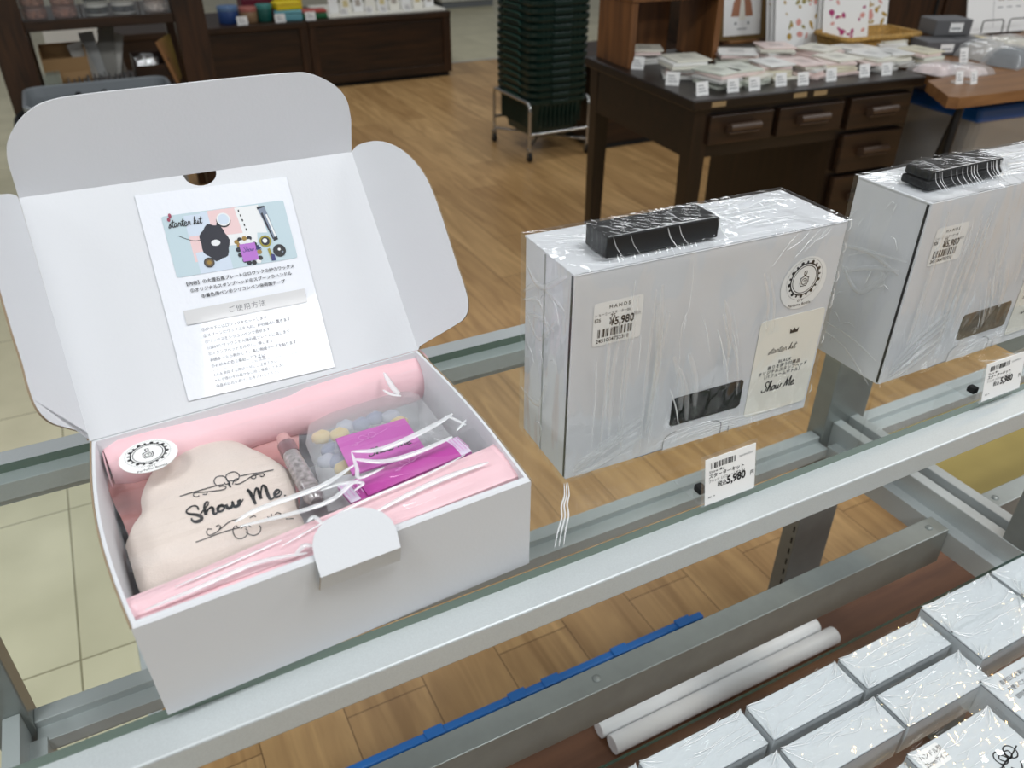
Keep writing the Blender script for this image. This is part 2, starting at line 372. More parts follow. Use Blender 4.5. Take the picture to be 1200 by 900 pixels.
# upper frame
k = MB(); k.box((SL-0.004, 0.337, Z0-0.0085), (SR-0.012, 0.366, Z0-0.031), bev=0.0015)
S_(k, 'front_rail', M['metal'])
k = MB(); k.box((SL-0.004, 0.672, Z0), (SR-0.012, 0.692, Z0-0.042), bev=0.0012); k.box((SL-0.004, 0.655, Z0-0.0085), (SR-0.012, 0.673, Z0-0.026), bev=0.0006)
S_(k, 'back_rail', M['metal'])
for s0 in (SL, SR):
    for sg in ((1,) if s0 < 0 else (-1, 1)):
        if s0 < 0: s0 -= 0.012
        k = MB(); k.box((s0+sg*0.008, 0.367, Z0-0.0085), (s0+sg*0.026, 0.672, Z0-0.055), bev=0.001)
        S_(k, 'side_bracket', M['metal'])
# posts and lower frame
ZL = Z0-0.311
for s0 in (SL, SR):
    hw = 0.018 if s0 < 0 else 0.042
    k = MB(); k.box((s0-hw, 0.669, 0.17), (s0+hw, 0.70, Z0-0.043), bev=0.0015)
    ph = S_(k, 'rear_post', M['steel'])
    k = MB()
    for i in range(26):
        z = 0.19+i*0.0245
        if z > ZL-0.07: break
        k.box((s0-hw-0.0005, 0.6745, z), (s0-hw+0.002, 0.6775, z+0.012))
    k.build('slot_row', M['slot'], ph).matrix_parent_inverse = Matrix.Identity(4)
    k = MB(); k.box((s0-(0.018 if s0 < 0 else 0.025), 0.356, 0.17), (s0+(0.018 if s0 < 0 else 0.03), 0.387, Z0-0.0315), bev=0.0015)
    S_(k, 'front_post', M['steel'])
    for sg in ((1,) if s0 < 0 else (-1, 1)):
        k = MB(); a, b, c = (s0-0.004, s0+0.012, s0+0.028) if s0 < 0 else (s0+sg*0.009, s0+sg*0.026, s0+sg*0.043)
        k.box((a, -0.02, Z0-0.288), (b, 0.669, Z0-0.335), bev=0.001)
        k.box((b-sg*0.001, -0.02, Z0-0.318), (c, 0.655, Z0-0.352), bev=0.0008)
        S_(k, 'side_bar', M['metal'])
for x0, x1 in ((SL+0.018, SR-0.044), (SR+0.044, 2.1)):
    k = MB(); k.box((x0, 0.671, ZL), (x1, 0.690, ZL-0.05), bev=0.001); k.box((x0, 0.652, ZL-0.010), (x1, 0.672, ZL-0.026), bev=0.0006)
    S_(k, 'rear_rail', M['metal'])
    k = MB(); k.box((x0, 0.441, ZL), (x1, 0.470, ZL-0.058), bev=0.0012)
    for i in range(3):
        xx = x0+(x1-x0)*(0.02+0.48*i); k.lathe([(0, 0.0016), (0.0045, 0.0014), (0.005, 0)], 12, 0, Matrix.Translation((xx, 0.4555, ZL)))
    S_(k, 'cross_rail', M['steel'])
# glass
def glass(name, a, b, label, deep=False):
    k = MB(); x0, y0, z0 = a; x1, y1, z1 = b
    k.add([(x0, y0, z1), (x1, y0, z1), (x1, y1, z1), (x0, y1, z1)], [(0, 1, 2, 3)])
    k.add([(x0, y0, z0), (x1, y0, z0), (x1, y1, z0), (x0, y1, z0)], [(3, 2, 1, 0)])
    v = [(x0, y0, z0), (x1, y0, z0), (x1, y1, z0), (x0, y1, z0), (x0, y0, z1), (x1, y0, z1), (x1, y1, z1), (x0, y1, z1)]
    k.add(v, [(0, 1, 5, 4), (1, 2, 6, 5), (2, 3, 7, 6), (3, 0, 4, 7)], 1)
    return tag(k.build(name, [M['glass'], M['glass_edge_deep' if deep else 'glass_edge']]), label, 'glass shelf')
glass('glass_shelf', (SL+0.03, 0.3625, Z0-0.0083), (SR-0.03, 0.671, Z0), 'clear glass shelf carrying the open gift box and the two big wrapped boxes')
GZ = Z0-0.28
glass('glass_shelf', (-0.16, -0.02, GZ-0.006), (SR+0.6, 0.353, GZ), 'lower clear glass shelf with a dark green edge carrying the small wrapped boxes', True)
# plinth
k = MB(); k.box((-1.8, 0.02, 0.145), (2.2, 0.693, 0.17), bev=0.002); pl = k.build('wooden_plinth', M['plinth'])
tag(pl, 'brown wooden base board under the steel shelving unit', 'base')
k = MB(); k.box((-1.76, 0.06, 0), (2.16, 0.67, 0.146)); k.build('plinth_box', M['dkwood'], pl)
# blue strip, yellow sheet, white roll
k = MB(); a = Vector((0.10, 0.735, 0)); 
k.box((0.09, 0.697, 0.172), (0.735, 0.711, 0.186), bev=0.003); k.box((0.09, 0.700, 0.0), (0.735, 0.708, 0.174))
for xx in (0.22, 0.36, 0.42, 0.55, 0.68): k.box((xx, 0.6955, 0.1855), (xx+0.03, 0.7125, 0.1885), bev=0.001)
bl = mat('blue_plastic', (30, 110, 190), 0.4)
tag(k.build('folding_crate', bl), 'folded blue plastic crate standing behind the brown wooden base board', 'crate')
k = MB(); k.box((1.62, 0.745, 0.0), (2.5, 1.12, 0.012), bev=0.002)
tag(k.build('cardboard_sheet', mat('olive_yellow_board', (180, 160, 92), 0.6, noise=0.05, nscale=8)), 'olive yellow board lying on the floor behind the base', 'board')
k = MB(); A = onz(712, 862, 0.19); B = onz(978, 742, 0.19); A.y = B.y = 0.566; A.z = B.z = 0.1855
k.tube([A, B], 0.0145, 28); o = k.build('paper_roll', mat('white_roll_paper', (250, 251, 252), 0.35))
tag(o, 'long white paper roll lying on the brown base board, nearer of the two', 'roll')
k = MB(); k.tube([A+Vector((-.004, .031, -.001)), B+Vector((-.012, .031, -.001))], 0.0135, 28); o = k.build('paper_roll', bpy.data.materials['white_roll_paper'])
tag(o, 'long white paper roll lying right behind the nearer one on the base board', 'roll')
# ------------------------------------------------------------------ label artwork
def barcode(mb, u0, v0, u1, v1, O, X, Y, N, mi, seed=1, n=34):
    r = random.Random(seed); u = u0
    ws = [r.choice((1, 1, 2, 3)) for _ in range(n)]; tot = sum(ws)
    for i, w_ in enumerate(ws):
        du = (u1-u0)*w_/tot
        if i % 2 == 0: mb.rect(u, v0, u+du, v1, O, X, Y, N, mi)
        u += du
def scr(mb, lines, sc, ox, oy, wd, O, X, Y, N, mi):
    for l in lines: mb.stroke([(ox+a*sc, oy+b*sc) for a, b in l], wd, O, X, Y, N, mi, sub=4)
# handwriting: letter strokes in units of x-height
SCRIPT = {
 'S': ([[(1.0,1.7),(.85,1.95),(.5,1.95),(.3,1.6),(.55,1.2),(.85,.8),(.7,.25),(.25,0),(-.1,.25),(0,.5)]], 1.05),
 'h': ([[(0,.1),(.3,.9),(.5,1.8),(.35,2.0),(.22,1.6),(.15,0),(.3,.6),(.6,.95),(.72,.7),(.68,.15),(.95,.1)]], .95),
 'o': ([[(.5,.95),(.15,.8),(.05,.35),(.3,.02),(.62,.25),(.62,.75),(.4,.9),(.6,.8),(.9,.85)]], .85),
 'w': ([[(0,.85),(.12,.2),(.3,.02),(.5,.35),(.55,.85),(.55,.25),(.75,.02),(1.0,.4),(1.0,.85),(1.2,.75)]], 1.2),
 'M': ([[(0,0),(.25,.9),(.4,1.9),(.5,1.0),(.62,.15),(.85,.9),(1.15,1.95),(1.2,1.0),(1.25,.15),(1.45,.05)]], 1.5),
 'e': ([[(0,.4),(.35,.5),(.55,.75),(.35,.98),(.1,.7),(.08,.25),(.35,0),(.75,.25)]], .75),
 's': ([[(0,.1),(.35,.9),(.42,.95),(.38,.7),(.5,.3),(.3,0),(.05,.1)]], .6),
 't': ([[(.1,.2),(.3,1.0),(.42,1.7),(.3,.9),(.28,.2),(.5,.05),(.7,.3)],[(-.05,1.15),(.8,1.25)]], .65),
 'a': ([[(.6,.8),(.3,.95),(.05,.5),(.2,.02),(.5,.4),(.62,.85),(.6,.25),(.8,.1)]], .82),
 'r': ([[(0,.1),(.2,.8),(.25,1.0),(.35,.85),(.6,.85),(.58,.3),(.8,.1)]], .75),
 'k': ([[(0,.1),(.3,1.0),(.42,1.9),(.25,1.5),(.15,0),(.3,.6),(.6,.95),(.4,.55),(.8,.05)]], .85),
 'i': ([[(0,.1),(.2,.85),(.22,.2),(.45,.1)],[(.3,1.25),(.34,1.32)]], .45),
 '.': ([[(0,0),(.08,.06)]], .3), ' ': ([], .6)}
def script(mb, t, h, u, v, wd, O, X, Y, N, mi, shear=0.15, sx=1.0):
    for ch in t:
        ls, adv = SCRIPT[ch]
        for l in ls: mb.stroke([(u+(a+shear*b)*h*sx, v+b*h) for a, b in l], wd, O, X, Y, N, mi, sub=4)
        u += adv*h*sx
    return u
def circ(r, n=40, cx=0, cy=0, a0=0.0, a1=2*math.pi): return [(cx+r*math.cos(a0+(a1-a0)*i/n), cy+r*math.sin(a0+(a1-a0)*i/n)) for i in range(n+1)]
def emblem(mb, r, O, X, Y, N, paper, ink):
    """round maker's sticker: scalloped ring, little bottle, two lines of print"""
    mb.poly(circ(r, 48)[:-1], O, X, Y, N*0.5, paper)
    cy = 0.14*r; R = 0.60*r
    mb.stroke(circ(R, 48, 0, cy), R*0.085, O, X, Y, N, ink, sub=1)
    mb.stroke(circ(R*0.86, 48, 0, cy), R*0.045, O, X, Y, N, ink, sub=1)
    mb.stroke(circ(R*1.3, 48, 0, cy), R*0.012, O, X, Y, N, ink, sub=1)
    for i in range(18):
        a = 2*math.pi*(i+0.5)/18; s = R*(0.115 if i % 2 else 0.075)
        mb.poly(circ(s, 8, R*1.10*math.cos(a), cy+R*1.10*math.sin(a))[:-1], O, X, Y, N*1.1, ink)
    b = [(-.09, .52), (-.09, .34), (-.06, .3), (-.06, .2), (-.26, .1), (-.3, -.2), (-.2, -.42), (.2, -.42), (.3, -.2), (.26, .1), (.06, .2), (.06, .3), (.09, .34), (.09, .52), (-.09, .52)]
    mb.stroke([(x*R, cy+y*R) for x, y in b], R*0.06, O, X, Y, N, ink, sub=1)
    mb.stroke(circ(R*0.19, 20, 0, cy-R*0.14), R*0.05, O, X, Y, N, ink, sub=1)
    mb.stroke([(-.05*R, cy-.12*R), (.02*R, cy-.05*R), (.07*R, cy-.12*R), (0, cy-.2*R)], R*0.04, O, X, Y, N, ink)
    for sx in (-1, 1): mb.poly(circ(R*0.05, 8, sx*R*0.27, cy+R*0.09)[:-1], O, X, Y, N, ink)
    mb.rect(-.07*R, cy+.2*R, .07*R, cy+.32*R, O, X, Y, N, ink)
    mb.text('DIY', r*0.14, 0, -0.72*r, O, X, Y, N, ink, align='CENTER', spacing=1.3, bold=.01)
    mb.text('Perfume Bottle', r*0.15, 0, -0.88*r, O, X, Y, N, ink, align='CENTER', spacing=1.1, bold=.015)
def rrect(u0, v0, u1, v1, r, n=5):
    out = []
    for cx, cy, a in ((u1-r, v0+r, -90), (u1-r, v1-r, 0), (u0+r, v1-r, 90), (u0+r, v0+r, 180)):
        for i in range(n+1): t = math.radians(a+90*i/n); out.append((cx+r*math.cos(t), cy+r*math.sin(t)))
    return out
def price_sticker(parent, O, X, Y, N, wd, ht):
    mb = MB(); n = N*0.0002
    mb.poly(rrect(0, 0, wd, ht, 0.0025), O, X, Y, n*0.5, 0)
    mb.text('HANDS', ht*0.115, wd*0.52, ht*0.83, O, X, Y, n, 1, align='CENTER', spacing=1.5, bold=.015)
    mb.text('ショーミースターターBK', ht*0.085, wd*0.02, ht*0.69, O, X, Y, n, 1, sx=0.9)
    mb.text('826', ht*0.125, wd*0.02, ht*0.56, O, X, Y, n, 1, sx=0.8, bold=.015); mb.text('75', ht*0.125, wd*0.34, ht*0.60, O, X, Y, n, 1, bold=.015)
    mb.text('¥5,980', ht*0.25, wd*0.33, ht*0.43, O, X, Y, n, 1, bold=0.03, sx=0.85); mb.text('税込', ht*0.09, wd*0.82, ht*0.56, O, X, Y, n, 2)
    barcode(mb, wd*0.10, ht*0.19, wd*0.82, ht*0.38, O, X, Y, n, 1, 3)
    mb.text('2451004752318', ht*0.125, wd*0.07, ht*0.065, O, X, Y, n, 1, sx=0.98, bold=.018)
    return mb.build('price_sticker', [M['paper'], M['ink'], M['greyink']], parent)
def info_card(parent, O, X, Y, N, wd, ht, word, first):
    mb = MB(); n = N*0.0006
    mb.prism([O+X*u+Y*v+N*0.0003 for u, v in rrect(0, 0, wd, ht, 0.004)], -N*0.0003, 0)
    cw = wd*0.06; cx, cy = wd*0.55, ht*0.815
    mb.poly([(cx-cw, cy), (cx+cw, cy), (cx+cw*1.1, cy+cw*1.1), (cx+cw*.5, cy+cw*.55), (cx, cy+cw*1.2), (cx-cw*.5, cy+cw*.55), (cx-cw*1.1, cy+cw*1.1)], O, X, Y, n, 1)
    script(mb, 'starter kit', wd*0.05, wd*0.20, ht*0.645, wd*0.007, O, X, Y, n, 1, sx=1.15)
    for i, (t, s_) in enumerate(((word, 0.062), ('香りを纏う付属品', 0.062), ('オリジナルスタンプヘッド', 0.062), ('〔パフュームボトル〕', 0.062))):
        mb.text(t, wd*s_, wd*0.5, ht*(0.525-0.047*i), O, X, Y, n, 1, align='CENTER', spacing=1.12, bold=.012)
    script(mb, 'Show Me.', wd*0.075, wd*0.22, ht*0.235, wd*0.015, O, X, Y, n, 1)
    return mb.build('info_card', [M['cream'], M['ink']], parent)

# ------------------------------------------------------------------ closed boxes
BW, BD, BH = 0.25, 0.081, 0.185
def crumple(r, a=0.0006): return r.uniform(-a, a)
def wrapped_box(loc, rz, label, seed, brown):
    t_inv = (Matrix.Translation(loc) @ Matrix.Rotation(rz, 4, 'Z')).inverted()
    t = thing('wrapped_gift_box', label, 'box', loc, rz, 'big shrink wrapped gift boxes on the upper glass shelf')
    k = MB()
    # carton: lid panel over the front, tray sides inset so the dark seam shows
    e = 0.0016
    k.box((0.001, 0.003, 0.001), (BW-0.001, BD, BH-0.0008), 0, bev=0.0008)
    k.box((0, 0, 0.003), (BW, 0.0022, BH), 0, bev=0.0007)
    k.box((0.0, 0.0, BH-0.002), (BW, BD, BH), 0, bev=0.0006)
    k.box((-0.0004, 0.0022, 0.004), (0.002, 0.0042, BH-0.002), 1); k.box((BW-0.002, 0.0022, 0.004), (BW+0.0004, 0.0042, BH-0.002), 1)
    (k.box((-0.0003, 0.046, 0.002), (0.002, 0.0463, BH-0.002), 3) if seed == 11 else None)
    k.build('carton', [M['card'], M['slot'], M['greyink'], mat('soft_seam', (176, 178, 176), .7)], t)
    # window opening and lock tab at the foot of the front
    k = MB(); w0 = [(0.098, 0.029), (0.100, 0.0265), (0.168, 0.0265), (0.171, 0.029), (0.171, 0.0525), (0.169, 0.055), (0.1, 0.055), (0.098, 0.0525)]
    k.prism([Vector((u, -0.0004, v)) for u, v in w0], (0, 0.002, 0), 0)
    k.build('window_panel', brown, t)
    k = MB()
    tb = [(0.094, 0.003), (0.094, 0.013), (0.098, 0.0175), (0.106, 0.020), (0.142, 0.020), (0.150, 0.0175), (0.154, 0.013), (0.154, 0.003)]
    k.stroke(tb[4:], 0.0011, Vector(), VX, VZ, Vector((0, -0.0004, 0)), 1); k.stroke(tb[:4], 0.0006, Vector(), VX, VZ, Vector((0, -0.0004, 0)), 1)
    k.stroke([(0.066, 0.0035), (0.094, 0.0045)], 0.0008, Vector(), VX, VZ, Vector((0, -0.0004, 0)), 1); k.stroke([(0.163, 0.002), (0.163, 0.009)], 0.0010, Vector(), VX, VZ, Vector((0, -0.0004, 0)), 1)
    k.prism([Vector((u, -0.0002, v)) for u, v in tb], (0, 0.001, 0), 0)
    k.build('lock_tab', [M['card'], M['greyink']], t)
    O = Vector((0.017, -0.0003, 0.1235)); price_sticker(t, O, VX, VZ, -VY, 0.042, 0.036)
    mb = MB(); emblem(mb, 0.0235, Vector((0.2155, -0.0003, 0.137)), VX, VZ, -VY*0.0002, 0, 1); mb.build('maker_sticker', [M['paper'], M['ink']], t)
    O = Vector((0.178, -0.0004, 0.0125)); info_card(t, O, VX, VZ, -VY, 0.069, 0.096, 'BLACK', seed)
    # film
    r = random.Random(seed); k = MB(); g = 0.0022
    a, b, c, d, e0, f0 = -g, BW+g, -g, BD+g, 0.001, BH+0.0015
    def face(o, u, v, nn, nu, nv):
        ph = [r.uniform(0, 6) for _ in range(6)]
        def fn(x, y):
            p = Vector(o)+Vector(u)*x+Vector(v)*y
            ed = min(x, 1-x, y, 1-y)*6; ed = min(1, ed)
            h = 0.0011*math.sin(9*x+ph[0]+3*y)*math.sin(5*y+ph[1]) + 0.0006*math.sin(23*x-7*y+ph[2]) + 0.0003*math.sin(47*x+11*y+ph[3])
            return p + Vector(nn)*(h*ed)
        k.grid(fn, nu, nv)
    face((a, c, e0), (b-a, 0, 0), (0, 0, f0-e0), (0, -1, 0), 40, 28)
    face((a, d, e0), (0, c-d, 0), (0, 0, f0-e0), (-1, 0, 0), 14, 28)
    face((b, c, e0), (0, d-c, 0), (0, 0, f0-e0), (1, 0, 0), 14, 28)
    face((a, c, f0), (b-a, 0, 0), (0, d-c, 0), (0, 0, 1), 40, 14)
    face((b, d, e0), (a-b, 0, 0), (0, 0, f0-e0), (0, 1, 0), 16, 10)
    # folds pulled into the film, whitened as painted highlights
    def fold(o, u, v, nn, pts, w_=0.0006):
        k.ridge([Vector(o)+Vector(u)*x+Vector(v)*y+Vector(nn)*0.0012 for x, y in pts], nn, w_, w_*0.7, 1)
    FR = ((a, c, e0), (b-a, 0, 0), (0, 0, f0-e0), (0, -1, 0)); TP = ((a, c, f0), (b-a, 0, 0), (0, d-c, 0), (0, 0, 1)); LE = ((a, d, e0), (0, c-d, 0), (0, 0, f0-e0), (-1, 0, 0))
    for j in range(13):
        x = r.uniform(.06, .40); y0 = r.uniform(.1, .7); l = r.uniform(.12, .3); fold(*FR, [(x, y0), (x+r.uniform(-.006, .006), y0+l*.5), (x+r.uniform(-.01, .01), min(.98, y0+l))], r.uniform(.00018, .00034))
    for j in range(9):
        x = r.uniform(.02, .12); y = r.uniform(.02, .14); an = r.uniform(.2, 1.1); l = r.uniform(.06, .2); fold(*FR, [(x, y), (x+l*.5*math.cos(an), y+l*.5*math.sin(an)+.01), (x+l*math.cos(an), y+l*math.sin(an))], r.uniform(.0002, .0005))
    for j in range(6):
        x = r.uniform(.36, .66); y = r.uniform(.35, .7); fold(*FR, [(x, y), (x+.03, y-.10), (x+.05, y-.2)], r.uniform(.0003, .0007))
    for j in range(5):
        x = r.uniform(.55, .95); fold(*FR, [(x, .99), (x-.03, .95), (x-.08, .94-.02*j)], r.uniform(.0002, .0005))
    for j in range(8):
        y = r.uniform(.04, .96); fold(*FR, [(.985, y), (.992, y+.02), (.985, y+.05)], .0005)
    for j in range(7): fold(*FR, [(r.uniform(.3, .5), .02+.012*j), (.55+r.uniform(-.05, .1), .045+.012*j), (.72+r.uniform(-.05, .2), .03+.01*j)], .00022)
    for j in range(16):
        x = r.uniform(.42, .9); y = r.uniform(.08, .95); l = r.uniform(.08, .3); fold(*TP, [(x-l/2, y), (x, y+r.uniform(-.04, .08)), (min(.99, x+l/2), y+r.uniform(-.05, .05))], r.uniform(.0002, .0006))
    for j in range(7):
        x = r.uniform(.02, .12); y = r.uniform(.1, .9); fold(*TP, [(x, y), (x+.05, y-.1), (x+.09, y-.12)], r.uniform(.0002, .0005))
    for j in range(9 if seed == 11 else 14):
        x = r.uniform(.05, .8); y = r.uniform(.05, .92); an = r.uniform(-1.2, 1.4); l = r.uniform(.05, .16); fold(*LE, [(x, y), (x+l*.6*math.cos(an), y+l*.5*math.sin(an)+.02), (x+l*math.cos(an)*1.1, y+l*math.sin(an))], r.uniform(.0002, .0006))
    def soft(o, u, v, nn, pts, w_): k.ridge([Vector(o)+Vector(u)*x+Vector(v)*y+Vector(nn)*0.0013 for x, y in pts], nn, w_, w_*0.35, 2)  # wide pale ribs that paint sheen on the film
    for j in range(9):
        x = r.uniform(.05, .34); soft(*FR, [(x, r.uniform(.05, .3)), (x+r.uniform(-.01, .02), .5), (x+r.uniform(-.01, .02), r.uniform(.7, .95))], r.uniform(.001, .003))
    for j in range(8):
        x = r.uniform(.36, .70); y = r.uniform(.45, .85); soft(*FR, [(x, y), (x+.04, y-.15), (x+.055, y-.3)], r.uniform(.0012, .0035))
    for j in range(5):
        y = r.uniform(.05, .3); soft(*FR, [(.03, y*.4), (.12, y*.8), (.28, y+.08)], r.uniform(.001, .003))
    for j in range(6):
        y = r.uniform(.1, .9); soft(*LE, [(r.uniform(.02, .2), y), (.45, y+r.uniform(-.1, .12)), (r.uniform(.6, .95), y+r.uniform(-.2, .2))], r.uniform(.001, .003))
    for j in range(6):
        x = r.uniform(.35, .8); y = r.uniform(.15, .85); soft(*TP, [(x-.15, y), (x, y+r.uniform(-.1, .1)), (x+.16, y+r.uniform(-.1, .1))], r.uniform(.001, .003))
    if seed == 11:     # the twisted film tail lying on the glass in front
        TT_ = [t_inv @ onz(px, py, Z0+.0012) for px, py in ((663, 566), (664, 580), (661, 592), (662, 605), (658, 622), (655, 640))]
        for s_ in (-.0016, 0, .0018): k.ridge([p+Vector((s_*(1+i*.25), 0, 0)) for i, p in enumerate(TT_)], VZ, .0008, .0006, 1)
    else:              # the loose film skirt spread in front of the box
        for j in range(7):
            x = .13+.012*j; k.ridge([Vector((x, -.012-.006*(j % 3), .0008)), Vector((x+.02, -.02-.004*j, .001)), Vector((x+.05, -.018-.006*(j % 2), .0008))], VZ, .00035, .0003, 1)
    tag(k.build('shrink_wrap', [M['wrap'], M['fold'], M['film_sheen']], t), 'clear wrinkled shrink film')
    return t
wdark = mat('black_window', (6, 8, 10), 0.25, bump=0.4, bscale=60)
wbrown = mat('brown_window', (104, 90, 70), 0.35, noise=0.4, nscale=60, nstretch=(.5, 1, 2), bump=0.5, bscale=50)
B2 = (Vector((0.274, 0.436, Z0+0.0004)), -0.0414)
B3 = (Vector((0.617, 0.422, Z0+0.0004)), -0.0019)
box2 = wrapped_box(*B2, 'shrink wrapped white gift box with a black window, middle of the glass shelf', 11, wdark)
box3 = wrapped_box(*B3, 'shrink wrapped white gift box with a brown window, cut by the right edge', 23, wbrown)

# little black cartons lying on top of the wrapped boxes, under a pulled film
def black_carton(base, u0, v0, L, D, H, label, two=False, rz=0.0):
    T = Matrix.Translation(base[0]) @ Matrix.Rotation(base[1], 4, 'Z')
    p = T @ Vector((u0, v0, BH+0.0022))
    t = thing('black_carton', label, 'small box', p, base[1]+rz, 'black cartons on top of the wrapped boxes')
    k = MB()
    if two:
        k.box((0, 0, 0), (L, D, H*0.48), bev=0.0022); k.box((0.001, 0.001, H*0.5), (L-0.002, D-0.001, H), bev=0.0022)
    else: k.box((0, 0, 0), (L, D, H), bev=0.0012)
    k.build('carton', M['black'], t)
    k = MB(); r = random.Random(len(label)); g = 0.0012
    def top(x, y): return Vector((-g+x*(L+2*g), -g+y*(D+2*g), H+0.0011+0.0009*math.sin(31*x+4*y)*math.sin(9*y+1+6*x)))
    k.grid(top, 44, 10)
    def fr(x, y): return Vector((-g+x*(L+2*g), -g-0.006*(1-y)**2+0.0006*math.sin(60*x+6*y), (H+0.0011)*y))
    k.grid(fr, 60, 6)
    def le(x, y): return Vector((-g-0.003*(1-y)**2+0.0006*math.sin(30*x+5*y), D+g-x*(D+2*g), (H+0.0011)*y))
    k.grid(le, 16, 6)
    for j in range(34 if two else 20):
        x = r.uniform(0, L)
        y0 = r.uniform(.1, .8)*D; k.ridge([Vector((x, y0, H+.0016)), Vector((x+.004, y0-.004, H+.0018)), Vector((x+r.uniform(.002, .010), max(-.001, y0-r.uniform(.006, .016)), H+.0016))], VZ, r.uniform(.0002, .0005), .0003, 1)
        if (two and j % 3) or j % 4 == 0: k.ridge([Vector((x, -.0018, H)), Vector((x+.003, -.0028, H*.5)), Vector((x+.007, -.009, .001))], -VY, r.uniform(.0002, .00055), .0003, 1)
    k.ridge([Vector((0, -.001, H+.001)), Vector((L*.5, -.001, H+.0014)), Vector((L, -.001, H+.001))], VZ, .0003, .0003, 1)
    tag(k.build('film_cover', [M['wrap_b'], M['fold']], t), 'wrinkled clear film')
    return t
M['wrap_b'] = film_mat('stretched_film', bump=0.05, scale=20, rough=0.05, gain=0.8)
black_carton(B2, 0.031, 0.011, 0.098, 0.031, 0.0165, 'black carton under film on top of the middle wrapped box')
black_carton(B3, 0.016, 0.019, 0.098, 0.030, 0.0165, 'black double carton under film on top of the rightmost wrapped box', True)

# ------------------------------------------------------------------ shelf price tags in clear stands
def price_tag(px, base_y, label, seed, show=True):
    (xl, yl), (xr, yr), (xtl, ytl), (xtr, ytr) = px
    P = [onz(xl, yl, Z0+0.001), onz(xr, yr, Z0+0.001)]
    P[0].y = P[1].y = (P[0].y+P[1].y)/2
    wd = P[1].x-P[0].x
    top = ony(xtl, ytl, P[0].y+0.006); ht = (top.z-Z0)
    t = thing('price_tag', label, 'price tag', (P[0].x, P[0].y, Z0+0.0004), 0, 'shelf price tags on the glass edge')
    tilt = 0.18; Y = Vector((0, math.sin(tilt), math.cos(tilt))); N = Vector((0, -math.cos(tilt), math.sin(tilt))); O = Vector((0, 0, 0.001))
    k = MB(); k.prism([O+VX*u+Y*v for u, v in ((0, 0), (wd, 0), (wd, ht), (0, ht))], -N*0.0005, 0)
    n = N*0.0002
    barcode(k, wd*0.10, ht*0.77, wd*0.62, ht*0.90, O, VX, Y, n, 1, seed); k.text('2451004752318', ht*0.06, wd*0.66, ht*0.82, O, VX, Y, n, 2, sx=0.9)
    k.text('Show Me', ht*0.075, wd*0.07, ht*0.685, O, VX, Y, n, 1, spacing=1.35, bold=.015)
    k.text('スターターキット', ht*0.105, wd*0.06, ht*0.575, O, VX, Y, n, 1, bold=0.016, sx=1.05)
    k.text('ブラック〔パフュームボトル〕', ht*0.07, wd*0.06, ht*0.48, O, VX, Y, n, 1, sx=0.95, bold=.008)
    k.text('税込', ht*0.13, wd*0.24, ht*0.335, O, VX, Y, n, 1, bold=0.012, sx=0.9); k.text('5,980', ht*0.235, wd*0.42, ht*0.325, O, VX, Y, n, 1, bold=0.035, sx=0.9); k.text('円', ht*0.12, wd*0.90, ht*0.335, O, VX, Y, n, 1, bold=0.01, sx=0.8)
    k.text('826  75', ht*0.055, wd*0.06, ht*0.14, O, VX, Y, n, 1)
    k.build('tag_paper', [M['paper'], M['ink'], M['greyink']], t)
    k = MB()     # acrylic stand: front sheet, folded foot running back
    k.prism([O-N*0.0007+VX*u+Y*v for u, v in ((-0.003, -0.001), (wd+0.002, -0.001), (wd+0.002, ht+0.003), (-0.003, ht+0.003))], -N*0.0006, 0)
    k.box((-0.003, 0, 0), (wd+0.002, 0.036, 0.0008), 0)
    k.build('clear_stand', M['acryl'], t)
    k = MB(); k.box((0.004, 0.012, 0.0008), (0.011, 0.020, 0.007), bev=0.001); k.build('stand_clip', M['slot'], t)
    return t
price_tag(((825.5, 593), (884, 572), (822, 544), (883, 526)), 0, 'price tag in a clear stand below the middle wrapped box', 4)
price_tag(((1149, 471), (1195, 455), (1154, 430), (1198, 413)), 0, 'price tag in a clear stand below the box with the brown window', 9)
# ------------------------------------------------------------------ the open gift box
RZ = Z0+0.081
BASE = Vector((0.07, 0.45, Z0+0.0004))
def loc(p): return Vector(p)-BASE
gb = thing('open_gift_box', 'open white cardboard gift box with its lid raised and pink tissue inside', 'box', BASE)
u_ = Vector((math.cos(0.0447), math.sin(0.0447), 0)); v_ = Vector((-u_.y, u_.x, 0)); O_ = Vector((-0.046, 0.357, Z0+0.0005))
# foot of the tray and its slightly bulging rim (front-left corner first, anticlockwise)
def side(a, b, bulge, n=10): return [a.lerp(b, i/n) + bulge*math.sin(math.pi*i/n) for i in range(n)]
f4 = [onz(197, 838, Z0+0.0005), onz(620, 660, Z0+0.0005), O_+u_*0.25+v_*0.185, O_+v_*0.185]
r4 = [onz(153, 735.8, RZ), onz(622.3, 561.7, RZ), onz(490, 410, RZ), onz(106, 517, RZ)]
nn = [Vector((0, 0, 0)), VX*0.0035, VY*0.0, -VX*0.0065]
foot = []; rim = []
for i in range(4):
    foot += side(f4[i], f4[(i+1) % 4], Vector((0, 0, 0))); rim += side(r4[i], r4[(i+1) % 4], nn[i])
cen = sum(r4, Vector())/4
def inset(p, i):      # wall thickness: the folded front wall is the thick one
    d = cen-p; d.z = 0
    t = [0.0042, 0.003, 0.0022, 0.003]
    s = i//10; e = i % 10
    q = Vector(p)
    nrm = [VY, -VX, -VY, VX]
    q += nrm[s]*t[s]
    if e == 0: q += nrm[s-1]*t[s-1]
    elif e < 2 or e > 8: pass
    return q
N4 = len(rim); inn = [inset(p, i) for i, p in enumerate(rim)]; ifo = [inset(p, i)+Vector((0, 0, 0.003)) for i, p in enumerate(foot)]
k = MB()
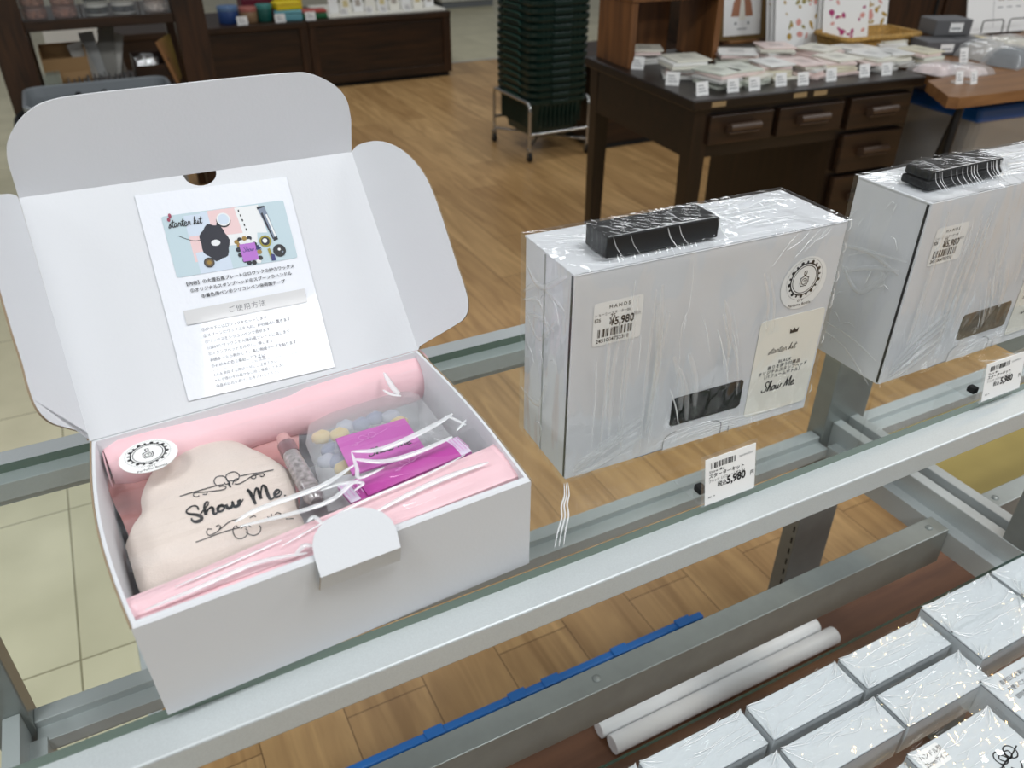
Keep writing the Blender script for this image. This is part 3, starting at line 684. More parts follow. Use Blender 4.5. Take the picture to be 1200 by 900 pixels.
def band(A, B, m=0, lv=1):
    k.add([loc(p) for p in A+B], [(i, (i+1) % N4, N4+(i+1) % N4, N4+i) for i in range(N4)], m)
mid = [foot[i].lerp(rim[i], 0.5) for i in range(N4)]; lip = [Vector((p.x, p.y, p.z-0.0015)) for p in rim]
rim_in = [rim[i].lerp(inn[i], 0.35) for i in range(N4)]
band(foot, lip); band(lip, rim_in); band(rim_in, inn); band(inn, ifo)
k.add([loc(p) for p in ifo], [list(range(N4))]); k.add([loc(p) for p in foot], [list(range(N4))[::-1]])
k.build('tray', M['card'], gb)
# raw board edge along the left and right rims
for s in (1, 3):
    ids = [(s*10+i) % N4 for i in range(11)]
    k = MB(); k.tube([loc(rim[i])+Vector((0, 0, -0.0006)) for i in ids], 0.0007, 6)
    k.build('board_edge', M['kraft'], gb)

# raised lid
HL, HR = onz(105, 517, RZ), onz(490, 410, RZ)
ax = (HR-HL).normalized(); up0 = (VZ-ax*ax.z).normalized()
TILT = math.radians(33); LD = Matrix.Rotation(-TILT, 3, ax) @ up0; LN = ax.cross(LD)      # LN points to the back of the lid
if LN.y < 0: LN = -LN
TL, TR = onpl(22, 232, HL, LN), onpl(412, 178, HL, LN)
fx = (TR-TL).normalized(); TH = 0.0018
nc = onpl(233, 199, HL, LN); nr = 0.0122
top = [TL]; c0 = TL+fx*((nc-TL).dot(fx)); dn = -(LD-fx*LD.dot(fx)).normalized()
top += [c0 + fx*(-nr*math.cos(math.pi*i/12)) + dn*(nr*0.8*math.sin(math.pi*i/12)) for i in range(13)]
top += [TR, HR, HL]
k = MB(); k.prism([loc(p) for p in top], LN*TH, 0, mi_side=0)
k.box((0, 0, 0), (0, 0, 0))
lid = k.build('lid', M['card'], gb)
def crease(name, a, b, par):
    k = MB(); k.tube([loc(a)-LN*0.0001, loc(b)-LN*0.0001], 0.00035, 5); return k.build(name, M['greyink'], par)
# tuck flap, bent a little towards the viewer
dirs = Matrix.Rotation(math.radians(38), 3, fx) @ (-dn); fn = fx.cross(dirs)
tk = [(22, 232), (9, 190), (8, 178), (9, 167), (16.7, 150), (27, 136.5), (41.7, 125), (54, 119.5), (66.7, 116), (83, 113), (130, 107.2), (200, 99.8), (255, 93.6), (300, 89.3), (341.7, 85.8), (360, 86), (380, 93), (397, 104), (407, 119), (411.5, 140), (412, 178)]
if fn.y < 0: fn = -fn
k = MB(); k.prism([loc(onpl(x, y, TL, fn)) for x, y in spline(tk[1:-1], 4)+[tk[-1], tk[0]]], fn*TH, 0)
k.build('tuck_flap', M['card'], lid)
# side flaps
def sflap(px, A, B, sgn, ang):
    h = (B-A).normalized(); out = ax*sgn; out = (out-h*out.dot(h)).normalized()
    o2 = out*math.cos(ang) - LN*math.sin(ang); n = h.cross(o2)
    if n.y < 0: n = -n
    pts = []
    for q in px:
        if len(q) == 2: pts.append(onpl(q[0], q[1], A, n))
        else: pts.append(A + h*q[0] + o2*q[1])
    L_ = max((p-A).dot(o2) for p in pts)
    def bend(p):
        a = (p-A).dot(h); b = (p-A).dot(o2); return A+h*a+o2*b
    k = MB(); P = [loc(bend(p)) for p in pts]; k.prism(P, n*TH, 0, mi_side=1)
    return k.build('side_flap', [M['card'], M['kraft']], lid), n
rp = [(412, 178), (418, 171), (428, 167), (441, 165), (455, 167.5), (470, 175), (484, 187), (497, 204), (508, 227), (520, 261), (533, 302), (545, 338), (548.5, 353), (548, 365), (543, 374), (535, 380), (515, 392), (492, 405.5), (490, 410)]
sflap(spline(rp[:-1], 3)+[rp[-1]], TR, HR, 1, math.radians(56))
hh = (HL-TL).length
lp = [(22, 233), (19.5, 229.5), (16, 228), (10, 227), (4, 227.5), (-6, 229), (-18, 236), (-26, 250), (-27, 268), (-18, 290), (-8, 315), (0, 340), (14, 388), (26, 425), (33, 452), (41, 474), (50, 487), (62, 496), (78, 501), (104, 508), (105, 516)]
sflap(spline(lp[:-1], 3)+[lp[-1]], TL, HL, -1, math.radians(58))
# front lock tab: a folded tongue standing off the front wall
A = onz(374, 690, RZ-0.030); 
fdir = (r4[1]-r4[0]).normalized(); fw = (f4[1]-f4[0]).normalized()
def onfront(px, py, off=0.0):      # point on the plane of the front wall, pushed out
    nrm = fdir.cross(rim[5]-foot[5]).normalized()
    if nrm.y > 0: nrm = -nrm
    return onpl(px, py, rim[5]+nrm*off, nrm), nrm
_, fnrm = onfront(400, 650)
# tongue surface: rises from its fold (about 12 mm out) and leans back over the rim
Fo = [onpl(374, 689, rim[5]+fnrm*0.012, fnrm), onpl(469.5, 643, rim[5]+fnrm*0.012, fnrm)]
tx = (Fo[1]-Fo[0]).normalized(); tu = (VZ*0.75 - fnrm*0.66); tu = (tu-tx*tu.dot(tx)).normalized(); tn = tx.cross(tu)
tp = [(376, 677), (369, 655), (366, 640), (368, 628), (374, 617.5), (383, 609), (397, 601.5), (412, 596), (424, 594.5), (436, 595.5), (448, 600), (458, 608), (464, 618), (469.5, 641.5)]
P = [onpl(x, y, Fo[0], tn) for x, y in tp]
if tn.dot(fnrm) > 0: tn = -tn
k = MB(); k.prism([loc(p) for p in P], tn*TH, 0)
lo = [onpl(374, 692, rim[5]+fnrm*0.011, fnrm), onpl(470, 657, rim[5]+fnrm*0.004, fnrm)]
a, b = P[0], P[-1]; c, d = onfront(469, 657, 0.002)[0], onfront(375, 692, 0.003)[0]
k.add([loc(a), loc(b), loc(c), loc(d)], [(0, 1, 2, 3)]); k.add([loc(p)+tn*TH for p in (a, b, c, d)], [(3, 2, 1, 0)])
k.add([loc(a), loc(d), loc(d)+tn*0.006, loc(a)+tn*0.006], [(0, 1, 2, 3)], 1)
k.build('lock_tongue', [M['card'], M['kraft']], gb)

# ------------------------------------------------------------------ instruction card on the lid
cO = onpl(221, 470, HL-LN*0.0012, LN); cR = onpl(397.5, 433, HL-LN*0.0012, LN); cT = onpl(150, 235, HL-LN*0.0012, LN); cTR = onpl(324, 209, HL-LN*0.0012, LN)
X = ((cR-cO)+(cTR-cT)).normalized(); Y = LN.cross(X); Y = Y if Y.z > 0 else -Y
CW = ((cR-cO).length+(cTR-cT).length)/2; CH = ((cT-cO).length+(cTR-cR).length)/2
ic = thing('instruction_card', 'glossy white starter kit instruction sheet fixed inside the raised lid', 'card', cO)
k = MB(); Zv = Vector(); n = -LN*0.0003
k.prism([Zv+X*a+Y*b for a, b in ((0, 0), (CW, 0), (CW, CH), (0, CH))], LN*0.0006, 0)
k.build('sheet', M['gloss'], ic)
k = MB(); x0, x1, y0, y1 = CW*0.125, CW*0.935, CH*0.585, CH*0.885
W_, H_ = x1-x0, y1-y0
PC = {'blue': (186, 205, 212), 'pinkp': (226, 196, 196), 'navy': (20, 22, 38), 'white': (226, 228, 228), 'gold': (150, 120, 50), 'pur': (176, 108, 196), 'grey': (120, 132, 150), 'bronze': (96, 78, 56), 'ink': (26, 26, 30), 'band': (206, 206, 206), 'ltext': (84, 86, 92), 'pblue': (200, 212, 226), 'rose': (150, 60, 84), 'yel': (150, 140, 40), 'indigo': (40, 42, 110)}
PM = [mat('print_'+n_, c, 0.35, coat=0.45) for n_, c in PC.items()]; PI = {n_: i for i, n_ in enumerate(PC)}
def pu(a): return x0+W_*a
def pv(b): return y0+H_*b
lay = [0]
def L(): lay[0] += 1; return -LN*(0.0003+0.00001*lay[0])
def q(a, b, c, d, col): k.rect(pu(a), pv(b), pu(c), pv(d), Zv, X, Y, L(), PI[col])
def pg(pts, col): k.poly([(pu(a), pv(b)) for a, b in pts], Zv, X, Y, L(), PI[col])
def el(a, b, r, col, ry=None): k.poly([(pu(a)+W_*r*math.cos(t*2*math.pi/28), pv(b)+W_*(ry or r)*math.sin(t*2*math.pi/28)) for t in range(28)], Zv, X, Y, L(), PI[col])
k.poly([(pu(a), pv(b)) for a, b in rrect(0, 0, 1, 1, 0.03)], Zv, X, Y, L(), PI['blue'])
q(.30, .42, .40, .98, 'pblue'); q(.17, .20, .40, .62, 'pinkp'); q(.36, .50, .60, .99, 'pinkp'); q(.17, .62, .36, .96, 'pblue'); q(.19, 0.0, .45, .35, 'pblue')
pg([(.60, .55), (.80, .50), (.78, .98), (.58, .98)], 'white'); pg([(.46, .38), (.70, .36), (.72, .55), (.47, .56)], 'white')
k.stroke([(pu(.09), pv(.66)), (pu(.19), pv(.55)), (pu(.27), pv(.54))], .0005, Zv, X, Y, L(), PI['ink'])
pg([(.36+.115*(1+.06*math.cos(7*t*math.pi/14))*math.cos(t*math.pi/14), .47+.30*(1+.06*math.cos(7*t*math.pi/14))*math.sin(t*math.pi/14)) for t in range(28)], 'navy'); pg([(.40, .70), (.45, .72), (.44, .80), (.41, .78)], 'navy'); el(.365, .46, .036, 'white', .026)
el(.47, .80, .058, 'ink'); el(.472, .82, .055, 'white'); el(.472, .82, .045, 'pblue')
for i in range(5): q(.605+.006*i, .90-.08*i, .615+.006*i, .94-.08*i, 'ink')
pg([(.765, .93), (.83, .93), (.875, .36), (.835, .34)], 'grey'); pg([(.765, .90), (.83, .93), (.83, .95), (.765, .95)], 'navy'); pg([(.785, .82), (.80, .85), (.84, .38), (.83, .38)], 'navy'); pg([(.82, .8), (.835, .8), (.87, .4), (.855, .38)], 'white'); pg([(.835, .34), (.875, .36), (.872, .42), (.84, .40)], 'ink')
for a, b, c in ((.53, .42, 'gold'), (.56, .45, 'ink'), (.60, .46, 'gold'), (.64, .45, 'navy'), (.545, .36, 'gold'), (.57, .40, 'white'), (.63, .40, 'white'), (.67, .34, 'ink'), (.685, .28, 'navy'), (.56, .10, 'ink'), (.59, .05, 'navy'), (.63, .04, 'ink'), (.67, .05, 'white'), (.69, .10, 'ink'), (.695, .2, 'gold'), (.535, .2, 'ink'), (.53, .29, 'navy')): el(a, b, .020, c)
q(.545, .08, .675, .37, 'pur'); script(k, 'Show Me', W_*.022, pu(.565), pv(.235), .0004, Zv, X, Y, L(), PI['indigo'])
el(.765, .36, .05, 'yel'); el(.765, .36, .036, 'navy'); el(.762, .37, .02, 'white'); pg([(.765, .22), (.785, .24), (.80, .06), (.775, .04)], 'yel'); pg([(.775, .02), (.815, .02), (.81, .12), (.785, .14)], 'indigo')
el(.862, .17, .054, 'ink'); el(.862, .19, .012, 'white'); el(.885, .14, .008, 'grey')
el(.275, .16, .042, 'ink'); el(.275, .16, .034, 'bronze'); el(.275, .16, .018, 'gold')
el(.05, .93, .012, 'rose', .016); el(.065, .99, .012, 'rose', .02)
script(k, 'starter kit', W_*.035, pu(.035), pv(.80), .0006, Zv, X, Y, L(), PI['ink'], sx=1.0)
TX = ['【内容】①大理石風プレート②ロウソク③炉④ワックス', '⑤オリジナルスタンプヘッド⑥スプーン⑦ハンドル', '⑧着色用ペン⑨シリコンペン⑩両面テープ']
for i, t in enumerate(TX): k.text(t, CH*.021, CW*.525, CH*(.540-.034*i), Zv, X, Y, L(), PI['ink'], align='CENTER', spacing=1.05, bold=.012)
k.rect(CW*.11, CH*.355, CW*.925, CH*.425, Zv, X, Y, L(), PI['band']); k.text('ご使用方法', CH*.034, CW*.515, CH*.378, Zv, X, Y, L(), PI['ltext'], align='CENTER', spacing=1.2)
TX2 = ['①炉の下にはロウソクをセットします', '②スプーンにワックスを入れ、炉の窪みに置きます', '③ワックスをシリコンペンで混ぜます', '④溶けたワックスを大理石風プレートに流します', '⑤スタンプヘッドを冷やし、押します', '⑥固まったら剥がして、裏に両面テープを貼ります', '⑦お好みの色で着色して下さい']
for i, t in enumerate(TX2): k.text(t, CH*.0195, CW*.19, CH*(.312-.030*i), Zv, X, Y, L(), PI['ltext'], sx=.95, bold=.008)
k.rect(CW*.16, CH*.114, CW*.86, CH*.1152, Zv, X, Y, L(), PI['ltext']); k.text('ご注意', CH*.02, CW*.51, CH*.118, Zv, X, Y, L(), PI['ltext'], align='CENTER')
for i, t in enumerate(['※火を使用する際は十分にご注意下さい', '※お子様の手の届かない所で保管して下さい', '◎直射日光を避け、お手入れして下さい']): k.text(t, CH*.0185, CW*.19, CH*(.088-.027*i), Zv, X, Y, L(), PI['ltext'], sx=.95)
k.build('print', PM, ic)

# ------------------------------------------------------------------ contents of the open box
def T_(mb, name, mt, label, cat, base=None, group=None):
    pts = mb.v; b = base or Vector((sum(p.x for p in pts)/len(pts), sum(p.y for p in pts)/len(pts), min(p.z for p in pts)))
    mb.v = [p-b for p in mb.v]; o = mb.build(name, mt); o.location = b; return tag(o, label, cat, group)
k = MB(); A = onz(128, 548, RZ-0.024); B = onz(497, 437, RZ-0.026)
path = []; rad = []
for i in range(25):
    t = i/24; p = A.lerp(B, t) + Vector((0, 0.0015*math.sin(7*t), 0.0008*math.sin(9*t+1))); path.append(p)
    rad.append(0.0190+0.0008*math.sin(9*t+.6)+(0.0022 if t > 0.57 else 0)-(0.004 if t < 0.04 else 0))
k.tube(path, rad, 22)
for s in (0, 1):
    c = path[-1 if s else 0]; d = (B-A).normalized()*(0.0006 if s else -0.0006)
    sp = [(c+d+Vector((0, math.cos(a)*r, math.sin(a)*r))) for a, r in ((j*0.5, 0.003+0.0007*j) for j in range(26))]
    k.tube(sp, 0.0006, 5)
T_(k, 'tissue_roll', M['pinkroll'], 'rolled pink tissue paper along the back of the open gift box', 'tissue paper')
# front folded tissue
k = MB(); PT = [(147, 702), (300, 641), (440, 586), (560, 532), (583, 517), (592, 524), (603, 538), (612, 556), (470, 612), (330, 668), (200, 718), (152, 727)]
zt = RZ-0.006
k.prism([onz(x, y, zt) for x, y in PT][::-1], (0, 0, -0.012), 0)
def fold(u, v):
    a = onz(146, 706, zt).lerp(onz(586, 518, zt), u); b = onz(152, 727, zt).lerp(onz(613, 556, zt), u); p = a.lerp(b, v)
    p.z += 0.0004+0.003*math.sin(math.pi*min(1, v*1.15))*(0.7+.3*math.sin(5*u+1)) + 0.0006*math.sin(26*v+4*u); return p
k.grid(fold, 36, 10)
T_(k, 'tissue_strip', M['pink'], 'folded pink tissue paper along the front of the open gift box', 'tissue paper')
# filler tissue lining behind the pouch
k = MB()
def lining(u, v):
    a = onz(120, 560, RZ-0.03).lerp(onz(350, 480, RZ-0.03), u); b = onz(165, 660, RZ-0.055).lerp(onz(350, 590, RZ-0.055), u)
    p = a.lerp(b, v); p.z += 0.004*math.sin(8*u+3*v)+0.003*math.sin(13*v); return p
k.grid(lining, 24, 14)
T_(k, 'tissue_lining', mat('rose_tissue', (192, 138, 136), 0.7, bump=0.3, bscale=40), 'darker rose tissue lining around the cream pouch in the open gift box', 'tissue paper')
# cream pouch
PP = [(147, 640), (150, 631), (158, 620), (164, 609), (166, 598), (165, 586), (169, 572), (178, 558), (190, 549), (203, 544), (213, 536), (228, 527), (245, 521), (266, 519), (286, 523), (300, 530), (316, 537), (334, 548), (343, 558), (346, 572), (346, 588), (350, 600), (356, 612), (352, 622), (300, 648), (240, 672), (180, 694), (164, 692), (156, 670)]
zp = RZ-0.030
PPo = spline([(*onz(x, y, zp),) for x, y in PP]+[tuple(onz(147, 640, zp))], 3)[:-1]
k = MB(); k.pillow([Vector(p) for p in PPo], 0.017, 9); k.prism([Vector(p) for p in PPo], (0, 0, -0.02), 0)
pouch = thing('fabric_pouch', 'cream cotton pouch printed Show Me lying in the open gift box', 'pouch', onz(255, 610, zp-0.02))
bl_ = Vector(pouch.location); k.v = [p-bl_ for p in k.v]; k.build('pouch_body', M['cloth'], pouch)
bvh = BVHTree.FromPolygons([p+bl_ for p in k.v], k.f)
def drape(px, py, off=0.0004):
    d = ray(px, py).normalized(); h = bvh.ray_cast(CAM, d)
    return (h[0]+VZ*off) if h[0] is not None else onz(px, py, zp+0.017)
k = MB(); INKW = []
def ink(pts, w_):          # crop pixels (200..350 x 545..645 at 8x) onto the cloth
    Q = spline(pts, 5); n = len(Q); Lp = []; Rp = []
    for i in range(n):
        a = Q[max(i-1, 0)]; b = Q[min(i+1, n-1)]; dx, dy = b[0]-a[0], b[1]-a[1]; l = math.hypot(dx, dy) or 1
        ww = (interp(w_, i/(n-1)) if isinstance(w_, (list, tuple)) else w_)*1.3
        nx, ny = -dy/l*ww/2, dx/l*ww/2
        Lp.append(drape(200+(Q[i][0]+nx)/8, 545+(Q[i][1]+ny)/8)-bl_); Rp.append(drape(200+(Q[i][0]-nx)/8, 545+(Q[i][1]-ny)/8)-bl_)
    k.add(Lp+Rp, [(i, i+1, n+i+1, n+i) for i in range(n-1)])
ink([(262, 425), (248, 392), (205, 388), (162, 415), (148, 445), (178, 462), (240, 470), (290, 490), (282, 520), (240, 535), (205, 525), (196, 500)], [14, 10, 14, 26, 24, 12])
ink([(276, 470), (305, 430), (345, 385), (355, 355), (335, 350), (318, 385), (322, 430), (333, 472)], [10, 10, 10, 20, 26])
ink([(333, 470), (350, 425), (380, 400), (398, 415), (402, 450), (420, 462), (445, 440)], [12, 14, 24, 22, 8])
ink([(478, 385), (455, 392), (442, 420), (458, 440), (490, 428), (505, 395), (485, 378), (470, 385), (500, 392), (530, 378)], [18, 24, 16, 14, 16, 8])
ink([(520, 372), (530, 400), (550, 408), (578, 388), (580, 350), (590, 385), (615, 392), (645, 370), (655, 335), (630, 345), (640, 365), (670, 345), (682, 322)], [22, 24, 18, 22, 24, 14, 10, 8])
ink([(718, 232), (745, 260), (775, 320), (798, 372)], [20, 24, 26, 18]); ink([(788, 350), (785, 280), (800, 225), (818, 230), (835, 280), (850, 322)], [10, 12, 16, 24, 22]); ink([(850, 318), (848, 250), (860, 200), (885, 205), (905, 260), (930, 318), (960, 318)], [10, 12, 18, 26, 24, 10])
ink([(960, 318), (985, 285), (1015, 265), (1020, 242), (995, 240), (975, 270), (985, 300), (1015, 298), (1040, 270), (1035, 245)], [12, 12, 14, 22, 22, 10, 8])
k.add([drape(200+(1073+10*math.cos(a))/8, 545+(290+9*math.sin(a))/8)-bl_ for a in (j*math.pi/5 for j in range(10))], [tuple(range(10))])
TW = 7
for f_ in ([(85, 297), (200, 262), (330, 225), (440, 195), (500, 185)], [(215, 262), (300, 258), (420, 245), (500, 232), (520, 210), (490, 200), (455, 208)], [(270, 290), (245, 302), (215, 292), (220, 268), (250, 262)], [(300, 280), (335, 278), (342, 260), (322, 255)],
           [(430, 195), (408, 160), (425, 120), (480, 105), (520, 125), (545, 165), (565, 210)], [(565, 215), (545, 190), (555, 150), (600, 155), (635, 135), (642, 95), (605, 68), (555, 75), (520, 105), (530, 150), (560, 175)], [(500, 165), (520, 185), (540, 175)], [(580, 185), (600, 140), (640, 130)],
           [(600, 180), (640, 180), (700, 150), (760, 110), (860, 85), (878, 98), (860, 112), (835, 105)], [(650, 108), (740, 88), (850, 72), (965, 48)], [(752, 120), (775, 132), (798, 122), (795, 98), (770, 100)],
           [(235, 728), (340, 690), (470, 640), (590, 605), (650, 590)], [(390, 605), (350, 605), (338, 640), (365, 662), (420, 640), (490, 585), (560, 530), (630, 512)], [(425, 580), (450, 568), (470, 582), (455, 605)], [(600, 575), (585, 620), (605, 675), (660, 695), (712, 665), (720, 620), (700, 600)], [(705, 630), (740, 655), (790, 662), (835, 635), (845, 590), (830, 570)], [(610, 570), (640, 590), (655, 570)], [(660, 600), (690, 575), (715, 590)], [(730, 570), (755, 585)],
           [(905, 490), (940, 495), (945, 460)], [(980, 470), (1000, 450), (1030, 460), (1035, 480)], [(1080, 508), (1155, 505)], [(740, 500), (780, 480), (800, 490)]): ink(f_, TW if f_[0][1] > 480 or f_[0][0] > 0 else TW)
k.build('printed_lettering', M['ink'], pouch)
# little glass vial with a rosy cap
k = MB(); A = onz(371, 588, RZ-0.026); B = onz(341, 533, RZ-0.020); C = onz(331, 512, RZ-0.016)
vi = thing('glass_vial', 'slim glass vial with a rosy metal collar between the pouch and the clear bag', 'vial', A)
k.tube([A.lerp(B, t)-A for t in (0, .08, .5, .85, 1)], [.004, .0068, .0072, .0068, .0062], 18); k.build('vial_body', mat('sparkling_glass', (150, 142, 142), 0.2, coat=1, noise=0.45, nscale=260), vi)
k = MB(); k.tube([B-A, B.lerp(C, .55)-A], .0066, 18); k.build('collar', mat('rosy_metal', (150, 112, 116), 0.3, metal=.5), vi)
k = MB(); k.tube([B.lerp(C, .55)-A, C-A], [.006, .0045], 18); k.build('cap', mat('rosy_cap', (206, 156, 154), 0.4), vi)
# beads in a clear bag
def bead(px, py, z, r, col, label):
    k = MB(); b = onz(px, py, z); kk = bmesh.new(); bmesh.ops.create_icosphere(kk, subdivisions=2, radius=r)
    for v in kk.verts: v.co = Vector((v.co.x*1.15, v.co.y, v.co.z*.8))*(1+.06*math.sin(v.co.x*900)+.05*math.cos(v.co.y*700))
    k.bm(kk, 0, None, True); o = k.build('wax_bead', col); o.location = b; return tag(o, label, 'bead', 'wax beads in the clear bag')
yb, bb, gb_ = mat('yellow_wax', (208, 178, 92), .45), mat('blue_grey_wax', (118, 124, 156), .45), mat('pale_grey_wax', (164, 166, 182), .45)
zb = RZ-0.026
for px, py, c, lb in ((377, 512, yb, 'yellow wax bead near the upper left of the clear bag'), (398, 509, yb, 'yellow wax bead just right of the upper left one in the clear bag'), (405, 500, gb_, 'pale grey wax bead above the purple card, left of the blue ones'), (424, 497, bb, 'blue grey wax bead above the purple card, left one of two'), (440, 490, bb, 'blue grey wax bead above the purple card, right one of two'), (458, 488, gb_, 'pale grey wax bead at the top right of the clear bag'), (468, 496, yb, 'yellow wax bead at the right corner of the purple card'), (388, 527, bb, 'blue grey wax bead left of the purple card, upper one'), (396, 540, bb, 'blue grey wax bead left of the purple card, lower one'), (404, 548, yb, 'yellow wax bead at the left lower edge of the purple card'), (384, 540, gb_, 'pale grey wax bead at the left side of the clear bag'), (398, 526, gb_, 'pale grey wax bead touching the left edge of the purple card')):
    bead(px, py, zb, 0.0068, c, lb)
def plate(name, mt, px, z, th, label, cat):
    k = MB(); P = [onz(x, y, z) for x, y in px]; k.prism(P, (0, 0, -th), 0); return P
P1 = [(393, 514), (473, 489), (498, 521), (520, 552), (427, 585)]
P1 = [(393, 514), (474, 490), (500, 528), (413, 556)]
z1 = RZ-0.014
k = MB(); k.prism([onz(x, y, z1) for x, y in P1], (0, 0, -.0016), 0)
o4 = [onz(x, y, z1) for x, y in P1]
Xp = (o4[2]-o4[3]).normalized(); Yp = VZ.cross(Xp); Op = o4[3]
wp = (o4[2]-o4[3]).length; hp = (o4[0]-o4[3]).length
def flor(mb, ox, oy, s, mi, w_, O, X, Y, N):
    for f_ in ([(-2, -.3), (-1, .0), (0, .2)], [(0, .2), (-.5, .9), (-1, .6), (-.6, .1), (0, .2), (.2, .9), (.8, .8), (.6, .2), (0, .1)], [(0, .1), (1, .4), (2.2, .8)], [(-1.9, -.1), (-1.6, -.4), (-1.3, -.1), (-1.5, .1)]):
        mb.stroke([(ox+a*s, oy+b*s) for a, b in f_], w_, O, X, Y, N, mi)
N_ = VZ*0.0003
flor(k, wp*.45, hp*.72, wp*.13, 1, .0004, Op, Xp, Yp, N_); script(k, 'Show Me.', wp*.075, wp*.32, hp*.28, .0010, Op, Xp, Yp, N_, 2, sx=1.1)
T_(k, 'purple_card', [M['purple'], M['lilac'], M['ink']], 'pinkish purple printed card in the clear bag of beads', 'card')
P2 = [(398, 585), (532, 523), (548, 518), (556, 526), (418, 590)]
P2 = [(393, 556), (420, 583), (553, 526), (541, 511)]
z2 = RZ-0.009
q0 = [onz(x, y, z2) for x, y in P2]
k = MB(); Xq = (q0[2]-q0[1]).normalized(); wq = (q0[2]-q0[1]).length; hq = 0.021; Yq = VZ.cross(Xq)
Oq = q0[1]
def pk(u, v):
    z = 0.0035*math.sin(math.pi*min(1, max(0, u)))**.5*math.sin(math.pi*v); return Oq+Xq*(u*wq)+Yq*(v*hq)+VZ*(z-0.002)
k.grid(lambda u, v: pk(0.08+0.82*u, v), 24, 8, 0); k.grid(lambda u, v: pk(0.08*u-.06, v), 4, 4, 1); k.grid(lambda u, v: pk(0.90+.10*u, v), 4, 4, 1)
k.prism([pk(-.06, 0)-VZ*.001, pk(1, 0)-VZ*.001, pk(1, 1)-VZ*.001, pk(-.06, 1)-VZ*.001], (0, 0, -.0015), 0)
flor(k, wq*.5, hq*.4, wq*.075, 2, .0004, Oq, Xq, Yq, VZ*.003)
for i in range(4):
    for e0, e1 in ((-.05, .06), (.91, .99)):
        k.stroke([(wq*(e0+(e1-e0)*i/3), hq*.1), (wq*(e0+(e1-e0)*i/3), hq*.9)], .0006, Oq, Xq, Yq, VZ*.0004, 2)
T_(k, 'purple_packet', [M['purple2'], M['palelilac'], M['lilac']], 'magenta packet with pale crimped ends beside the folded front tissue', 'packet')
# clear bag over them
k = MB()
BG = [(362, 498), (380, 484), (410, 474), (470, 456), (490, 462), (512, 490), (535, 520), (540, 530), (470, 562), (418, 590), (385, 600), (376, 575), (368, 545), (358, 520)]
k.pillow([onz(x, y, RZ-0.0245) for x, y in BG], 0.0075, 6, power=.6)
T_(k, 'clear_bag', M['bag'], 'hazy clear plastic bag holding coloured wax beads in the open gift box', 'bag')
# inner backing (dark gap at the left wall) and cellophane over the contents
k = MB(); CE = [(122, 541), (480, 433), (500, 455), (552, 518), (598, 540), (604, 558), (330, 660), (165, 722), (158, 700)]
c4 = [onz(121, 545, RZ-0.004), onz(489, 432, RZ-0.004), onz(606, 557, RZ-0.001), onz(163, 722, RZ-0.001)]
def cel(u, v):
    a = c4[0].lerp(c4[1], u); b = c4[3].lerp(c4[2], u); p = a.lerp(b, v)
    p.z += -0.0016*math.sin(math.pi*v)*math.sin(math.pi*u) + 0.0007*math.sin(4*u+17*v)*math.sin(math.pi*v) + 0.0005*math.sin(9*u-31*v); return p
def fil(pts, h, r):     # sharp pulled folds of the film, px path
    return pts
k.grid(cel, 60, 40)
# pulled folds: narrow ridges in the film, their glints painted white
def ridge(px, h=0.0011, w_=0.0016):
    Q = spline(px, 6); n = len(Q); P = [onz(x, y, RZ-0.0005) for x, y in Q]
    vs = []
    for i, p in enumerate(P):
        t = (P[min(i+1, n-1)]-P[max(i-1, 0)]).normalized(); s = Vector((-t.y, t.x, 0)); f_ = math.sin(math.pi*min(1, max(0, (i+.3)/n)))**.5
        for j in range(7):
            a = math.pi*j/6; vs.append(p + s*(math.cos(a)*w_*f_) + VZ*(math.sin(a)*h*f_))
    k.add(vs, [(i*7+j, i*7+j+1, (i+1)*7+j+1, (i+1)*7+j) for i in range(n-1) for j in range(6)], 1, None, True)
RG = [([(275, 612), (300, 598), (345, 582), (380, 568), (415, 545)], .0016), ([(280, 617), (310, 610), (360, 597), (390, 585), (408, 570), (420, 562)], .0013), ([(412, 529), (440, 528), (470, 518), (510, 498), (530, 485)], .0018), ([(415, 538), (450, 541), (490, 530), (530, 512)], .0016), ([(412, 530), (418, 548), (422, 560), (450, 548)], .0010),
      ([(440, 600), (490, 574), (530, 557), (572, 542)], .0016), ([(170, 715), (230, 690), (300, 660), (360, 648)], .0012), ([(330, 640), (420, 590), (500, 556), (545, 533)], .0007), ([(375, 575), (400, 567), (425, 566), (415, 575)], .0010), ([(450, 437), (461, 455), (468, 462)], .0016), ([(449, 457), (458, 462), (470, 464)], .0010), ([(522, 487), (534, 492), (546, 498)], .0009), ([(535, 505), (541, 498), (546, 492)], .0007), ([(360, 612), (368, 606), (378, 614)], .0010), ([(345, 652), (356, 640), (366, 640)], .0012), ([(205, 688), (270, 660), (330, 633)], .0006)]
for px, w_ in RG: ridge(px, w_*.9, w_*1.5)
cw_ = T_(k, 'cellophane_sheet', [M['cello'], M['fold']], 'clear cellophane stretched over the contents of the open gift box', 'wrapping')
# round sticker on the cellophane
sc = onz(174, 534, RZ+0.0012); k = MB()
er = 0.5*(onz(208, 527, RZ)-onz(139, 541, RZ)).length
ea = 0.045; Xs = Vector((math.cos(ea), math.sin(ea), 0)); Ys = Vector((-math.sin(ea), math.cos(ea), 0))
emblem(k, er, Vector(), Xs, Ys, VZ*.0002, 0, 1)
k.prism([Xs*a+Ys*b for a, b in circ(er, 48)[:-1]], (0, 0, -.0003), 0)
o = k.build('round_sticker', [M['paper'], M['ink']]); o.location = sc; tag(o, 'round white bottle sticker on the film at the left of the open gift box', 'sticker')
